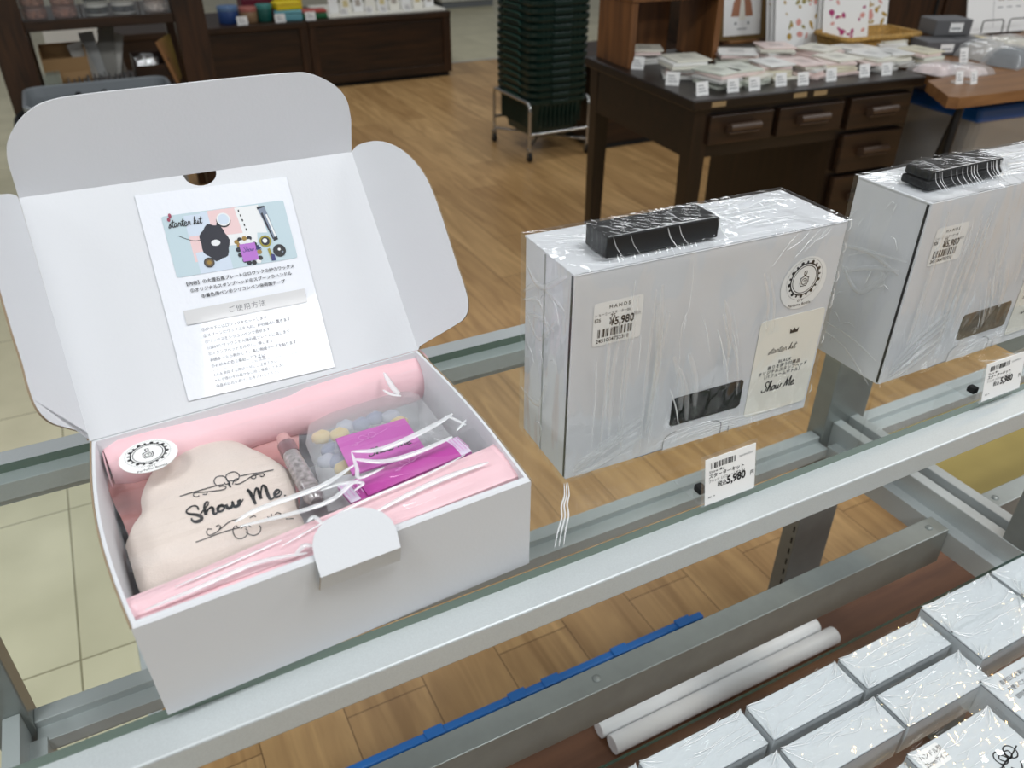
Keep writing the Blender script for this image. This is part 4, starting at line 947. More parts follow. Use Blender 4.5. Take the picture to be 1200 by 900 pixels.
# ------------------------------------------------------------------ small wrapped boxes on the lower glass
SBH = 0.042
def small_box(x, y, L, D, label, seed, H=SBH, sticker=None):
    t = thing('small_wrapped_box', label, 'small box', (x, y, GZ+0.0004-(SBH-.040)*0), 0, 'small wrapped boxes on the lower glass shelf')
    k = MB(); k.box((0, 0, 0), (L, D, H), 0, bev=0.0007); k.box((-0.0003, 0.001, H-0.0022), (0.001, D-0.001, H-0.0014), 1); k.box((0.001, -0.0003, H-0.0022), (L-0.001, 0.001, H-0.0014), 1)
    k.build('carton', [M['card_shade'], M['greyink']], t)
    r = random.Random(seed); g = 0.0012; k = MB(); ph = [r.uniform(0, 6) for _ in range(8)]
    k.grid(lambda u, v: Vector((-g+u*(L+2*g), -g+v*(D+2*g), H+g+0.0007*math.sin(13*u+9*v+ph[0])*math.sin(math.pi*v)+0.0004*math.sin(37*u+ph[1]-11*v))), 28, 10)
    k.grid(lambda u, v: Vector((-g+u*(L+2*g), -g+0.0005*math.sin(21*u+ph[2]+5*v), 0.001+v*(H+g-0.001))), 24, 6)
    k.grid(lambda u, v: Vector((-g+0.0005*math.sin(9*u+ph[3]+5*v), D+g-u*(D+2*g), 0.001+v*(H+g-0.001))), 10, 6)
    k.grid(lambda u, v: Vector((L+g, -g+u*(D+2*g), 0.001+v*(H+g-0.001))), 6, 4)
    # gathered corner folds of the film
    for cx, cy, sx, sy in ((-g, -g, 1, 1), (L+g, D+g, -1, -1), (L+g, -g, -1, 1)):
        for j in range(3):
            a = r.uniform(.15, 1.4); l = r.uniform(.012, .03); c = Vector((cx+sx*.001, cy+sy*.001, H+g)); d = Vector((sx*math.cos(a)*l, sy*math.sin(a)*min(l, D*.7), 0))
            s = Vector((-d.y, d.x, 0)).normalized()
            k.add([c-s*.0005, c+d-s*.0009, c+d+s*.0009, c+s*.0005, c+VZ*.0012, c+d+VZ*.0009], [(0, 1, 5, 4), (4, 5, 2, 3)])
    for j in range(9):
        x = r.uniform(.03, .6)*L; y = r.uniform(.12, .85)*D; l = r.uniform(.02, .07); k.ridge([Vector((x, y, H+g+.0006)), Vector((x+l*.5, y+r.uniform(-.003, .005), H+g+.0008)), Vector((min(L, x+l), y+r.uniform(-.004, .008), H+g+.0006))], VZ, r.uniform(.0002, .0005), .0003, 1)
    for cx, cy, sx, sy in ((0, 0, 1, 1), (L, D, -1, -1), (0, D, 1, -1)):
        for j in range(5):
            a_ = r.uniform(.1, 1.3); l = r.uniform(.010, .028); k.ridge([Vector((cx, cy, H+g+.0005)), Vector((cx+sx*l*.5*math.cos(a_), cy+sy*min(D*.4, l*.6*math.sin(a_)), H+g+.0009)), Vector((cx+sx*l*math.cos(a_), cy+sy*min(D*.7, l*math.sin(a_)), H+g+.0004))], VZ, r.uniform(.0002, .0005), .0004, 1)
    tag(k.build('film_cover', [M['wrap_s'], M['fold']], t), 'wrinkled clear film')
    k = MB(); k.tube([(0.0004, D-0.0004, H+0.0006), (0.0004, D-0.0004, H+0.0016)], 0.0009, 8)
    k.build('corner_dot', M['ink'], t)
    if sticker == 'price':
        k = MB(); k.rect(L*.30, .012, L*.62, .026, Vector(), VX, VZ, Vector((0, -.0002, 0)), 0); barcode(k, L*.33, .0135, L*.59, .019, Vector(), VX, VZ, Vector((0, -.0004, 0)), 1, 5, 22); k.text('ショーミー', .004, L*.33, .0205, Vector(), VX, VZ, Vector((0, -.0004, 0)), 1)
        k.build('price_sticker', [M['paper'], M['ink']], t)
    if sticker == 'handle':
        k = MB(); N = Vector((0, 0, H+.0002)); k.poly([(a, b) for a, b in rrect(.003, D-.021, .034, D-.003, .002)], Vector(), VX, VY, N, 0)
        k.text('ハンドル型', .0056, .0065, D-.0105, Vector(), VX, VY, N+VZ*.0002, 1); k.text('25mmサイズ', .0056, .0065, D-.0175, Vector(), VX, VY, N+VZ*.0002, 1, sx=.9)
        k.build('size_sticker', [M['paper'], M['ink']], t)
        k = MB(); flor(k, .078, D-.045, .008, 0, .0012, Vector(), VX, VY, N); k.stroke(circ(.006, 16, .072, D-.040), .0012, Vector(), VX, VY, N, 0, sub=1); k.stroke(circ(.006, 16, .085, D-.040), .0012, Vector(), VX, VY, N, 0, sub=1); k.stroke([(.072, D-.05), (.078, D-.056), (.085, D-.05)], .0014, Vector(), VX, VY, N, 0)
        k.build('printed_flourish', M['ink'], t)
    if sticker == 'text':
        k = MB(); N = Vector((0, 0, H+.0002))
        for i, s_ in enumerate(('直射日光を避けて', 'お使いになる前に必ず', '説明書をお読み下さい', '火の取り扱いに注意')): k.text(s_, .0052, .016, D-.012-.0085*i, Vector(), VX, VY, N, 0)
        k.build('printed_lettering', M['ink'], t)
    return t
_rows = [
 ('A', 0.282, 0.038, [(0.170, .118), (0.292, .114), (0.413, .112), (0.531, .117), (0.660, .107), (0.772, .112)]),
 ('B', 0.236, 0.037, [(0.292, .115), (0.412, .115), (0.532, .114), (0.660, .107), (0.772, .112)]),
]
nmr = {'A': 'back', 'B': 'second'}; od = ['first', 'second', 'third', 'fourth', 'fifth', 'sixth']
n_ = 0
for rn, y0, D, xs in _rows:
    for i, (x, L) in enumerate(xs):
        yy = y0 + (0.009 if x > 0.655 else 0.0) + (0.013 if rn == 'B' and x > 0.655 else 0)
        n_ += 1
        small_box(x, yy - (0.003 if rn == 'B' and x > .655 else 0), L, D, 'small white wrapped box, %s from the left in the %s row on the lower glass' % (od[i], nmr[rn]), n_, sticker='price' if (rn, i) == ('A', 3) else None)
small_box(0.388, 0.150, 0.110, 0.063, 'small white wrapped box at the bottom edge, left of the one with the size sticker', 31)
small_box(0.506, 0.150, 0.108, 0.067, 'white wrapped box with a size sticker and black flourish, at the bottom edge', 32, H=0.043, sticker='handle')
small_box(0.632, 0.165, 0.120, 0.073, 'white wrapped box with lines of black print, at the right bottom corner', 33, H=0.043, sticker='text')
# ------------------------------------------------------------------ basket trolley
TY, TX0, TX1, TY1 = 3.575, 1.94, 2.28, 3.98
chrome = mat('chrome_tube', (190, 190, 188), 0.18, metal=0.9); rub = mat('black_wheel', (22, 22, 22), 0.5)
tr = thing('basket_trolley', 'low chrome trolley on castors under the stack of dark green baskets', 'trolley', (TX0, TY, 0))
W_t, D_t = TX1-TX0, TY1-TY
def rounded(pts, r=0.03):
    out = [Vector(pts[0])]
    for i in range(1, len(pts)-1):
        p = Vector(pts[i]); a = (Vector(pts[i-1])-p).normalized()*r; b = (Vector(pts[i+1])-p).normalized()*r
        for j in range(6): t = j/5; out.append((p+a)*(1-t)**2 + p*2*t*(1-t) + (p+b)*t*t)
    return out+[Vector(pts[-1])]
for x in (0, W_t):
    k = MB(); k.tube(rounded([(x, 0, .05), (x, 0, .285), (x, D_t, .285), (x, D_t, .05)], .04), 0.0085, 10); k.build('side_hoop', chrome, tr)
for y in (0, D_t):
    k = MB(); k.tube([(0, y, .135), (W_t, y, .135)], 0.0075, 10); k.build('cross_bar', chrome, tr)
k = MB(); k.tube([(0, 0, .075), (W_t, D_t, .075)], 0.007, 8); k.tube([(W_t, 0, .075), (0, D_t, .075)], 0.007, 8); k.build('base_cross', chrome, tr)
for x in (0, W_t):
    for y in (0, D_t):
        k = MB(); T = Matrix.Translation((x, y, .024)) @ Matrix.Rotation(math.pi/2, 4, 'Y'); k.lathe([(0, -.009), (.02, -.009), (.024, -.006), (.024, .006), (.02, .009), (0, .009)], 18, 0, T)
        wo = k.build('castor', rub, tr); k = MB(); k.box((x-.013, y-.006, .022), (x-.0095, y+.006, .062)); k.box((x+.0095, y-.006, .022), (x+.013, y+.006, .062)); k.box((x-.013, y-.009, .056), (x+.013, y+.009, .064), bev=.001)
        k.build('fork', chrome, wo)
green = mat('dark_green_plastic', (8, 40, 35), 0.33)
bk = thing('shopping_basket', 'dark green shopping basket at the very bottom of the stack, held inside the trolley frame', 'basket', (TX0+.015, TY+.012, 0.105), 0, 'stacked dark green shopping baskets')
BWd, BDp, BHt = W_t-.03, D_t-.024, 0.19
def ring(z, ins, r=.045, n=5): return [Vector((a, b, z)) for a, b in rrect(ins, ins, BWd-ins, BDp-ins, r, n)]
k = MB(); prof = [(0.0, .035), (0.0, .032), (.02, .030), (.15, .004), (.165, .0), (.165, -.006), (.172, -.010), (BHt, -.010), (BHt, -.002), (.172, .004), (.15, .009), (.02, .034)]
R_ = [ring(z, i) for z, i in prof]; nR = len(R_[0])
for a, b in zip(R_, R_[1:]): k.add(a+b, [(i, (i+1) % nR, nR+(i+1) % nR, nR+i) for i in range(nR)])
k.add(ring(.004, .032), [list(range(nR))]); k.build('tub', green, bk)
k = MB()
for i in range(9):
    x = .055+i*(BWd-.11)/8; k.box((x-.004, -.0035, .05), (x+.004, .008, .16)); k.box((x-.004, BDp-.008, .05), (x+.004, BDp+.0035, .16))
for i in range(10):
    y = .055+i*(BDp-.11)/9; k.box((-.0035, y-.004, .05), (.008, y+.004, .16)); k.box((BWd-.008, y-.004, .05), (BWd+.0035, y+.004, .16))
k.box((BWd*.34, -.0155, .163), (BWd*.66, -.006, BHt-.004), bev=.003)
tag(k.build('ribs', green, bk), kind='stuff')
k = MB(); k.tube(rounded([(-.012, .10, BHt-.012), (-.016, .11, BHt+.004), (-.016, BDp-.11, BHt+.004), (-.012, BDp-.10, BHt-.012)], .01), .004, 8); k.build('handle', mat('green_handle', (20, 70, 60), 0.35), bk)
ords = ['second', 'third', 'fourth', 'fifth', 'sixth', 'seventh', 'eighth', 'ninth', 'tenth', 'eleventh', 'twelfth', 'thirteenth', 'fourteenth', 'fifteenth', 'sixteenth', 'seventeenth', 'eighteenth', 'nineteenth']
for i in range(16):
    b = dup(bk, (TX0+.015+random.uniform(-.002, .002), TY+.012+random.uniform(-.002, .002), .105+.0345*(i+1)), None, 'dark green shopping basket, %s from the bottom of the nested stack on the trolley' % ords[i])

# ------------------------------------------------------------------ low wooden cabinets along the far aisle
def low_cabinet(x0, x1, label):
    t = thing('low_cabinet', label, 'cabinet', (x0, 5.58, 0), 0, 'low dark wooden display cabinets')
    L, D, H = x1-x0, 0.62, 0.425
    k = MB(); k.box((0, .012, .03), (L, D, H-.03)); k.build('carcass', M['dkwood'], t)
    k = MB(); k.box((.01, .03, 0), (L-.01, D-.02, .032)); k.build('kick_board', M['slot'], t)
    k = MB(); k.box((0, -.012, H-.035), (L, D, H), bev=.003); k.build('top', M['dkwood'], t)
    for a, b in ((0, .055), (L-.055, L)):
        k = MB(); k.box((a, -.004, .03), (b, .014, H-.035), bev=.002); k.build('stile', M['dkwood_v'], t)
    k = MB(); k.box((.055, -.004, .03), (L-.055, .014, .085), bev=.002); k.build('bottom_rail', M['dkwood'], t)
    k = MB(); k.box((.055, .008, .085), (L-.055, .016, H-.05), bev=.002); k.build('panel', M['dkwood'], t)
    return t
low_cabinet(0.20, 1.395, 'low dark wooden cabinet with coloured tins on its top, behind the open box')
low_cabinet(1.40, 2.39, 'low dark wooden cabinet with cream cards on its top, left of the green baskets')
CZ = 0.4255
def tin(x, y, r, h, rgb, label, lid=None, z=CZ, square=False, name='tin'):
    t = thing(name, label, 'tin' if name == 'tin' else 'box', (x, y, z), random.uniform(-.3, .3)); m_ = mat('tin_colour', rgb, 0.4)
    k = MB()
    if square: k.box((-r, -r*.7, 0), (r, r*.7, h*.7), bev=.008)
    else: k.lathe([(0, 0), (r*.96, 0), (r, .004), (r, h*.72), (r*.98, h*.74)], 22)
    k.build('body', m_, t); k = MB()
    if square: k.box((-r*1.02, -r*.72, h*.7), (r*1.02, r*.72, h), bev=.008)
    else: k.lathe([(r*1.02, h*.72), (r*1.03, h*.95), (r*.97, h), (0, h)], 22)
    k.build('lid', mat('tin_lid', lid or rgb, 0.35), t); return t
tin(.94, 5.72, .062, .10, (40, 72, 130), 'round blue tin at the left end of the far cabinet top', (90, 120, 160))
tin(1.06, 5.70, .055, .09, (150, 120, 90), 'round tan tin between the blue tin and the dark green tin', (170, 100, 90))
tin(1.16, 5.70, .05, .10, (24, 92, 84), 'round dark green tin left of the teal and yellow boxes', (60, 130, 124))
tin(1.305, 5.68, .085, .06, (110, 176, 190), 'pale teal flat box below the yellow lid', (110, 176, 190), square=True, name='flat_box')
tin(1.305, 5.70, .082, .045, (236, 206, 30), 'bright yellow flat box stacked on the teal one', (240, 214, 40), z=CZ+.061, square=True, name='flat_box')
tin(1.36, 5.92, .09, .16, (236, 200, 20), 'big yellow box standing behind the flat yellow one', (236, 200, 20), square=True, name='flat_box')
tin(1.47, 5.70, .085, .05, (40, 110, 70), 'flat green box with a red edge at the right of the coloured tins', (180, 70, 60), square=True, name='flat_box')
tin(1.16, 5.95, .10, .16, (110, 30, 50), 'dark red box behind the green tin on the far cabinet', (110, 30, 50), square=True, name='flat_box')
def little_tag(x, y, z, label, wd=.05, ht=.045, rz=0.0, group='white price cards in front of goods'):
    t = thing('price_card', label, 'price card', (x, y, z), rz, group); k = MB(); Y = Vector((0, .25, .97)); N = Vector((0, -.97, .25))
    k.prism([VX*a+Y*b for a, b in ((-wd/2, 0), (wd/2, 0), (wd/2, ht), (-wd/2, ht))], -N*.0012, 0)
    for i in range(3): k.rect(-wd*.36, ht*(.68-.2*i), wd*(.1+.12*i), ht*(.74-.2*i), Vector(), VX, Y, N*.0004, 1)
    k.build('card', [M['paper'], M['greyink']], t)
    k = MB(); k.box((-wd*.3, 0, 0), (wd*.3, .03, .004)); k.build('foot', M['acryl'], t); return t
for x, lb in ((1.0, 'white price card in front of the round blue and tan tins'), (1.235, 'white price card in front of the teal flat box'), (1.43, 'white price card in front of the flat green box')): little_tag(x, 5.60, CZ, lb, .065, .05)
k = MB(); k.box((1.55, 5.60, CZ), (2.37, 6.15, CZ+.012), bev=.003); T_(k, 'cream_board', M['cream'], 'pale board covering the top of the far right low cabinet', 'board')
for i in range(9):
    x = 1.62+.085*i; k = MB(); h = .10 if i % 3 else .13
    k.prism([Vector((-.032, 0, 0)), Vector((.032, 0, 0)), Vector((.032, .03, h)), Vector((-.032, .03, h))], (0, .006, 0), 0)
    k.rect(-.018, h*.35, .018, h*.75, Vector(), VX, Vector((0, .29, .957)), Vector((0, -.0006, 0)), 1)
    o = k.build('greeting_card', [M['cream'] if i % 2 else M['paper'], mat('soft_print', ((190, 150, 110), (206, 190, 140), (170, 160, 150))[i % 3], .6)]); o.location = (x, 5.72, CZ+.0125); tag(o, 'small pale card standing on the far cabinet, %s from its left' % (['first']+ords)[i], 'card', 'pale cards standing on the far cabinet')
for i, x in enumerate((1.66, 1.83, 1.93, 2.10)): little_tag(x, 5.615, CZ+.0125, 'tiny price card on the far cabinet edge, %s from the left under the pale cards' % (['first']+ords)[i], .05, .045)
# white fixture far back
wf = thing('white_counter', 'white counter base far back above the wooden floor', 'counter', (3.55, 8.5, 0)); k = MB(); k.box((0, 0, .06), (.62, .5, .9), bev=.01); k.build('body', mat('white_laminate', (214, 214, 206), .4), wf); k = MB(); k.box((.02, .02, 0), (.6, .48, .06)); k.build('plinth_base', M['greyink'], wf)
k = MB(); k.box((3.30, 8.6, 0), (3.50, 9.0, 1.0), bev=.01); T_(k, 'wooden_pillar', M['tablewood'], 'orange brown wooden pillar left of the white counter far back', 'pillar')

# ------------------------------------------------------------------ open wooden rack at the left
rk = thing('wooden_rack', 'tall dark wooden open rack with tins and bins, at the top left', 'rack', (-.24, 3.6, 0))
for x in (0, .63):
    for y in (0, .36):
        k = MB(); k.box((x, y, 0), (x+.115, y+.06, 1.5), bev=.003); k.build('post', M['dkwood_v'], rk)
for z, nm in ((.755, 'shelf'), (.485, 'shelf'), (1.25, 'shelf')):
    k = MB(); k.box((.115, .01, z), (.63, .41, z+.035), bev=.002); k.build(nm, M['dkwood'], rk)
RX, RY = -.24, 3.6
def roll_tin(x, y, z, rgb, band, label):
    t = thing('round_tin', label, 'tin', (x, y, z), random.random(), 'round tins in clear cases on the rack'); k = MB(); k.lathe([(0, 0), (.039, 0), (.041, .003), (.041, .036), (.039, .040), (0, .040)], 24); k.build('body', mat('tin_print', rgb, .35), t)
    k = MB(); k.lathe([(.0414, .008), (.0416, .010), (.0416, .028), (.0414, .030)], 24); k.build('band', mat('tin_band', band, .35, noise=.5, nscale=90), t); return t
cs = [(-.118, .5), (.083, .5), (.285, .5)]
tn = [((126, 92, 80), (150, 110, 96), 'brown rose'), ((134, 96, 84), (156, 116, 104), 'rose brown'), ((206, 206, 200), (70, 74, 76), 'white patterned'), ((208, 206, 200), (74, 78, 84), 'white and grey'), ((170, 154, 146), (206, 196, 190), 'pale rose'), ((176, 170, 164), (150, 130, 124), 'beige')]
for i in range(5):
    for j in range(3):
        x = (-.081, .020, .130, .222, .338)[i]; roll_tin(x, RY+.075, .7905+.0415*j, tn[i][0], tn[i][1], '%s round tin in the %s column of the rack cases, %s from below' % (tn[i][2], (['first']+ords)[i], ['lowest', 'second', 'third'][j]))
for i in range(3):
    x = -.125+.202*i; t = thing('clear_case', 'clear acrylic case of round tins on the rack, %s from the left' % (['first']+ords)[i], 'case', (x, RY+.03, .7902), 0, 'clear cases on the rack'); k = MB()
    k.box((0, 0, 0), ((.193 if i < 2 else .105), .004, .2)); k.build('front_pane', M['acryl'], t)
    for xx in (0, .190 if i < 2 else .102):
        k = MB(); k.box((xx, 0, 0), (xx+.003, .125, .2)); k.build('side_pane', M['acryl'], t)
# goods on the middle rack shelf
kraft = mat('kraft_box', (168, 132, 88), .7)
def obox(name, a, b, mt, label, cat, wall=.004, rz=0.0):
    c = ((a[0]+b[0])/2, (a[1]+b[1])/2, a[2]); t = thing(name, label, cat, c, rz); x, y, h = (b[0]-a[0])/2, (b[1]-a[1])/2, b[2]-a[2]; k = MB()
    k.box((-x, -y, 0), (x, y, wall)); k.build('bottom', mt, t)
    for nm, p, q in (('front_wall', (-x, -y, wall), (x, -y+wall, h*.8)), ('back_wall', (-x, y-wall, wall), (x, y, h)), ('side_wall', (-x, -y+wall, wall), (-x+wall, y-wall, h)), ('side_wall', (x-wall, -y+wall, wall), (x, y-wall, h))):
        k = MB(); k.box(p, q, bev=.001); k.build(nm, mt, t)
    return t
RZ2 = .5205
obox('kraft_box', (-.105, 3.70, RZ2), (.055, 3.86, .675), kraft, 'open kraft cardboard box at the left of the rack shelf', 'box')
k = MB()
k.box((-.06, 0, 0), (.06, .004, .075), bev=.001); T = T_(k, 'kraft_card', kraft, 'flat kraft card leaning in front of the kraft box', 'card'); T.location = (-.01, 3.672, RZ2+.001); T.rotation_euler = (-.2, 0, .05)
for i in range(9):
    k = MB(); k.box((0, 0, 0), (.003, .09, .075+.008*random.random()), bev=.0005); o = k.build('small_card', mat('mint_card', (206, 212, 196), .6)); o.location = (-.112+.0068*i, 3.65-.04, RZ2+.001); tag(o, 'pale green card at the left front of the rack shelf, %s from left' % (['first']+ords)[i], 'card', 'pale green cards on the rack shelf')
for i in range(16):
    k = MB(); k.box((0, 0, 0), (.0035, .10, .05+.012*random.random()), bev=.0005); o = k.build('small_card', mat('grey_card', (120+random.randint(-25, 25),)*3, .6)); o.location = (-.03+.0145*i, 3.615, RZ2+.001); o.rotation_euler = (0, random.uniform(-.05, .2), 0); tag(o, 'grey brown card in the front row of the rack shelf, %s from the left' % (['first']+ords)[i], 'card', 'grey cards on the rack shelf')
hd = mat('dark_gap', (16, 14, 12), .8)
ev = [((196, 194, 186), .055, .06, .14, -.35), ((176, 178, 176), .085, .055, .17, -.1), ((150, 148, 140), .115, .06, .19, .3), ((206, 204, 196), .14, .05, .16, .45), ((120, 110, 96), .17, .05, .17, -.25), ((186, 182, 172), .10, .07, .12, .55)]
for i, (c, x, w2, h, a) in enumerate(ev):
    k = MB(); k.box((-w2/2, 0, 0), (w2/2, .004, h), bev=.0008); o = k.build('paper_packet', mat('packet_paper', c, .5)); o.location = (x, 3.78+.018*i, RZ2+.025); o.rotation_euler = (-.25, a*.7, 0); tag(o, 'slim paper packet leaning in the middle of the rack shelf, %s from the front' % (['first']+ords)[i], 'packet', 'paper packets on the rack shelf')
obox('dark_basket', (.215, 3.66, RZ2), (.345, 3.85, .62), M['dkwood'], 'dark wooden tray of silver packets at the right of the rack shelf', 'tray')
for i in range(4):
    k = MB(); k.box((-.03, -.012, 0), (.03, .012, .055), bev=.006, seg=3); o = k.build('silver_packet', mat('silver_foil', (190, 190, 190), .2, metal=.8, bump=.5, bscale=60)); o.location = (.255+.02*(i % 2), 3.69+.035*i, RZ2+.045); o.rotation_euler = (-.3, .3*(i % 2)-.1, .2*i); tag(o, 'silver foil packet in the dark wooden tray, %s from the front' % (['first']+ords)[i], 'packet', 'silver packets in the dark tray')
for i in range(5):
    k = MB(); k.box((0, 0, 0), (.014, .01, .17), bev=.003); o = k.build('wooden_stick', mat('stick_wood', (150, 106+6*i, 64), .6)); o.location = (.352+.006*i, 3.64+.03*i, RZ2+.001); o.rotation_euler = (0, -.28+.05*i, 0); tag(o, 'wooden stick leaning at the right post of the rack, %s from the front' % (['first']+ords)[i], 'stick', 'wooden sticks on the rack')
# white panel seen through the rack
k = MB(); k.box((-.1, 5.0, 0), (.22, 5.03, .66), bev=.004); T_(k, 'white_board', mat('white_board', (236, 236, 232), .5), 'white board standing behind the wooden rack', 'board')
# grey plastic bin
gt = thing('grey_bin', 'grey plastic bin with round holes just behind the open lid', 'bin', (.05, 3.36, 0)); gm = mat('grey_plastic', (136, 142, 146), .35)
def gring(z, g_): return [Vector((a, b, z)) for a, b in rrect(-.235+g_, -.17+g_, .255-g_, .17-g_, .05, 5)]
k = MB(); pr = [(.02, .03), (.55, .008), (.562, .0), (.582, -.002), (.586, .004), (.582, .010), (.55, .014), (.05, .036)]
G = [gring(z, g_) for z, g_ in pr]; nG = len(G[0])
for a, b in zip(G, G[1:]): k.add(a+b, [(i, (i+1) % nG, nG+(i+1) % nG, nG+i) for i in range(nG)], 0, None, False)
k.add(gring(.05, .036), [list(range(nG))]); k.build('tub', gm, gt)
for xx in (-.06, .03):
    k = MB(); k.lathe([(0, 0), (.012, 0), (.012, .004), (0, .004)], 16, 0, Matrix.Translation((xx, .1545, .545)) @ Matrix.Rotation(math.pi/2, 4, 'X')); k.build('hole', M['slot'], gt)
k = MB(); k.tube(rounded([(-.245, -.05, .52), (-.275, -.05, .50), (-.275, .08, .50), (-.245, .08, .52)], .02), .012, 10); k.build('handle', M['slot'], gt)

# ------------------------------------------------------------------ the old desk
DT = .75; DA = -.08; DO = Vector((1.446, 1.745, 0)); DM = Matrix.Translation(DO) @ Matrix.Rotation(DA, 4, 'Z')
def dpt(a, b, z=DT): return DM @ Vector((a, b, z))
def dl(px, py, z=DT): return DM.inverted() @ onz(px, py, z)
dk = thing('writing_desk', 'old dark wooden writing desk with drawers, covered with card packets', 'desk', DO, DA)
DL, DD = .80, .625
k = MB(); k.box((-.012, -.012, DT-.028), (DL, DD, DT), bev=.004); k.build('top', M['deskwood'], dk)
k = MB(); k.box((.01, .015, DT-.165), (DL-.01, DD-.02, DT-.028)); k.build('frame', M['deskwood'], dk)
for x, y in ((.008, .008), (.008, DD-.06)):
    k = MB(); k.add([(x, y, DT-.03), (x+.052, y, DT-.03), (x+.052, y+.052, DT-.03), (x, y+.052, DT-.03), (x+.006, y+.006, 0), (x+.044, y+.006, 0), (x+.044, y+.044, 0), (x+.006, y+.044, 0)], [(3, 2, 1, 0), (4, 5, 6, 7), (0, 1, 5, 4), (1, 2, 6, 5), (2, 3, 7, 6), (3, 0, 4, 7)]); k.build('leg', M['deskwood_v'], dk)
k = MB(); k.box((.52, .02, .05), (DL-.012, DD-.02, DT-.165)); k.box((.53, .03, 0), (DL-.02, DD-.03, .05)); k.build('pedestal', M['deskwood_v'], dk)
def drawer(a, b, z0, z1):
    k = MB(); k.box((a, -.004, z0), (b, .018, z1), bev=.003); dr = k.build('drawer', M['drawer'], dk)
    c = (a+b)/2; z = (z0+z1)/2; k = MB(); k.tube([(c-.05, -.020, z+.008), (c+.05, -.020, z+.008)], .011, 12); k.box((c-.05, -.022, z-.010), (c+.05, -.002, z-.004), bev=.002); k.box((c-.05, -.012, z-.006), (c+.05, -.003, z+.012)); k.build('handle', mat('drawer_pull', (74, 58, 46), .4), dr)
drawer(.055, .265, DT-.128, DT-.048); drawer(.285, .515, DT-.128, DT-.048); drawer(.54, DL-.03, DT-.135, DT-.045)
drawer(.54, DL-.03, DT-.265, DT-.15); drawer(.54, DL-.03, DT-.42, DT-.28); drawer(.54, DL-.03, .08, DT-.435)
for a in (.045, .315, .385):
    k = MB(); k.box((a, -.0135, DT-.021), (a+.045, -.0118, DT-.008)); tag(k.build('label_plate', mat('brass_label', (150, 128, 92), .45), dk), 'small pale label strip')
# brown display riser on the desk
rz_ = thing('wooden_riser', 'brown wooden display riser at the back left of the desk', 'riser', dpt(.02, .40), DA); k = MB(); k.box((0, 0, 0), (.022, .205, .185), bev=.002); k.build('side_panel', M['oak'], rz_)
k = MB(); k.box((.30, 0, 0), (.322, .205, .185), bev=.002); k.build('side_panel', M['oak'], rz_); k = MB(); k.box((-.004, -.006, .185), (.33, .21, .207), bev=.002); k.build('top_board', M['oak'], rz_)
k = MB(); k.box((.105, .17, 0), (.24, .19, .185)); k.build('partition', M['oak'], rz_)
# framed picture
fr = thing('framed_picture', 'framed print of a brown flared skirt standing on the desk', 'picture', onz(843, 51, DT)+Vector((0, 0, .008)), DA-.03); k = MB(); fw_, fh_ = .185, .235; ty = Vector((0, .2, .98)).normalized(); tn_ = Vector((0, -.98, .2)).normalized()
for a, b, c, d in ((0, 0, fw_, .014), (0, fh_-.014, fw_, fh_), (0, .014, .014, fh_-.014), (fw_-.014, .014, fw_, fh_-.014)): k.prism([VX*u+ty*v for u, v in ((a, b), (c, b), (c, d), (a, d))], -tn_*.016, 0)
k.build('frame', mat('bronze_frame', (112, 88, 48), .35, metal=.3), fr)
k = MB(); k.rect(.012, .012, fw_-.012, fh_-.012, Vector(), VX, ty, -tn_*.006, 0); cx, cy = fw_*.5, .045
k.poly([(cx-.045, cy+.03), (cx+.045, cy+.03), (cx+.036, cy+.075), (cx+.012, cy+.105), (cx-.012, cy+.105), (cx-.036, cy+.075)], Vector(), VX, ty, -tn_*.0055, 1)
k.poly([(cx-.014, cy+.018), (cx+.014, cy+.018), (cx+.005, cy+.10), (cx-.005, cy+.10)], Vector(), VX, ty, -tn_*.005, 2); k.poly([(cx-.02, cy+.105), (cx+.02, cy+.105), (cx+.016, cy+.12), (cx-.016, cy+.12)], Vector(), VX, ty, -tn_*.005, 3)
for sx in (-1, 1): k.poly([(cx+sx*.026-.005, cy+.004), (cx+sx*.026+.005, cy+.004), (cx+sx*.026+.003, cy+.012), (cx+sx*.026-.003, cy+.012)], Vector(), VX, ty, -tn_*.005, 4)
k.rect(cx-.02, cy-.012, cx+.02, cy-.009, Vector(), VX, ty, -tn_*.005, 4)
k.build('print', [M['paper'], mat('skirt_brown', (164, 112, 84), .6), M['cream'], mat('soft_pink', (214, 170, 186), .6), M['greyink']], fr); k = MB(); k.box((.03, -.02, -.008), (.15, .05, .0), bev=.001); k.build('stand', M['tablewood'], fr)
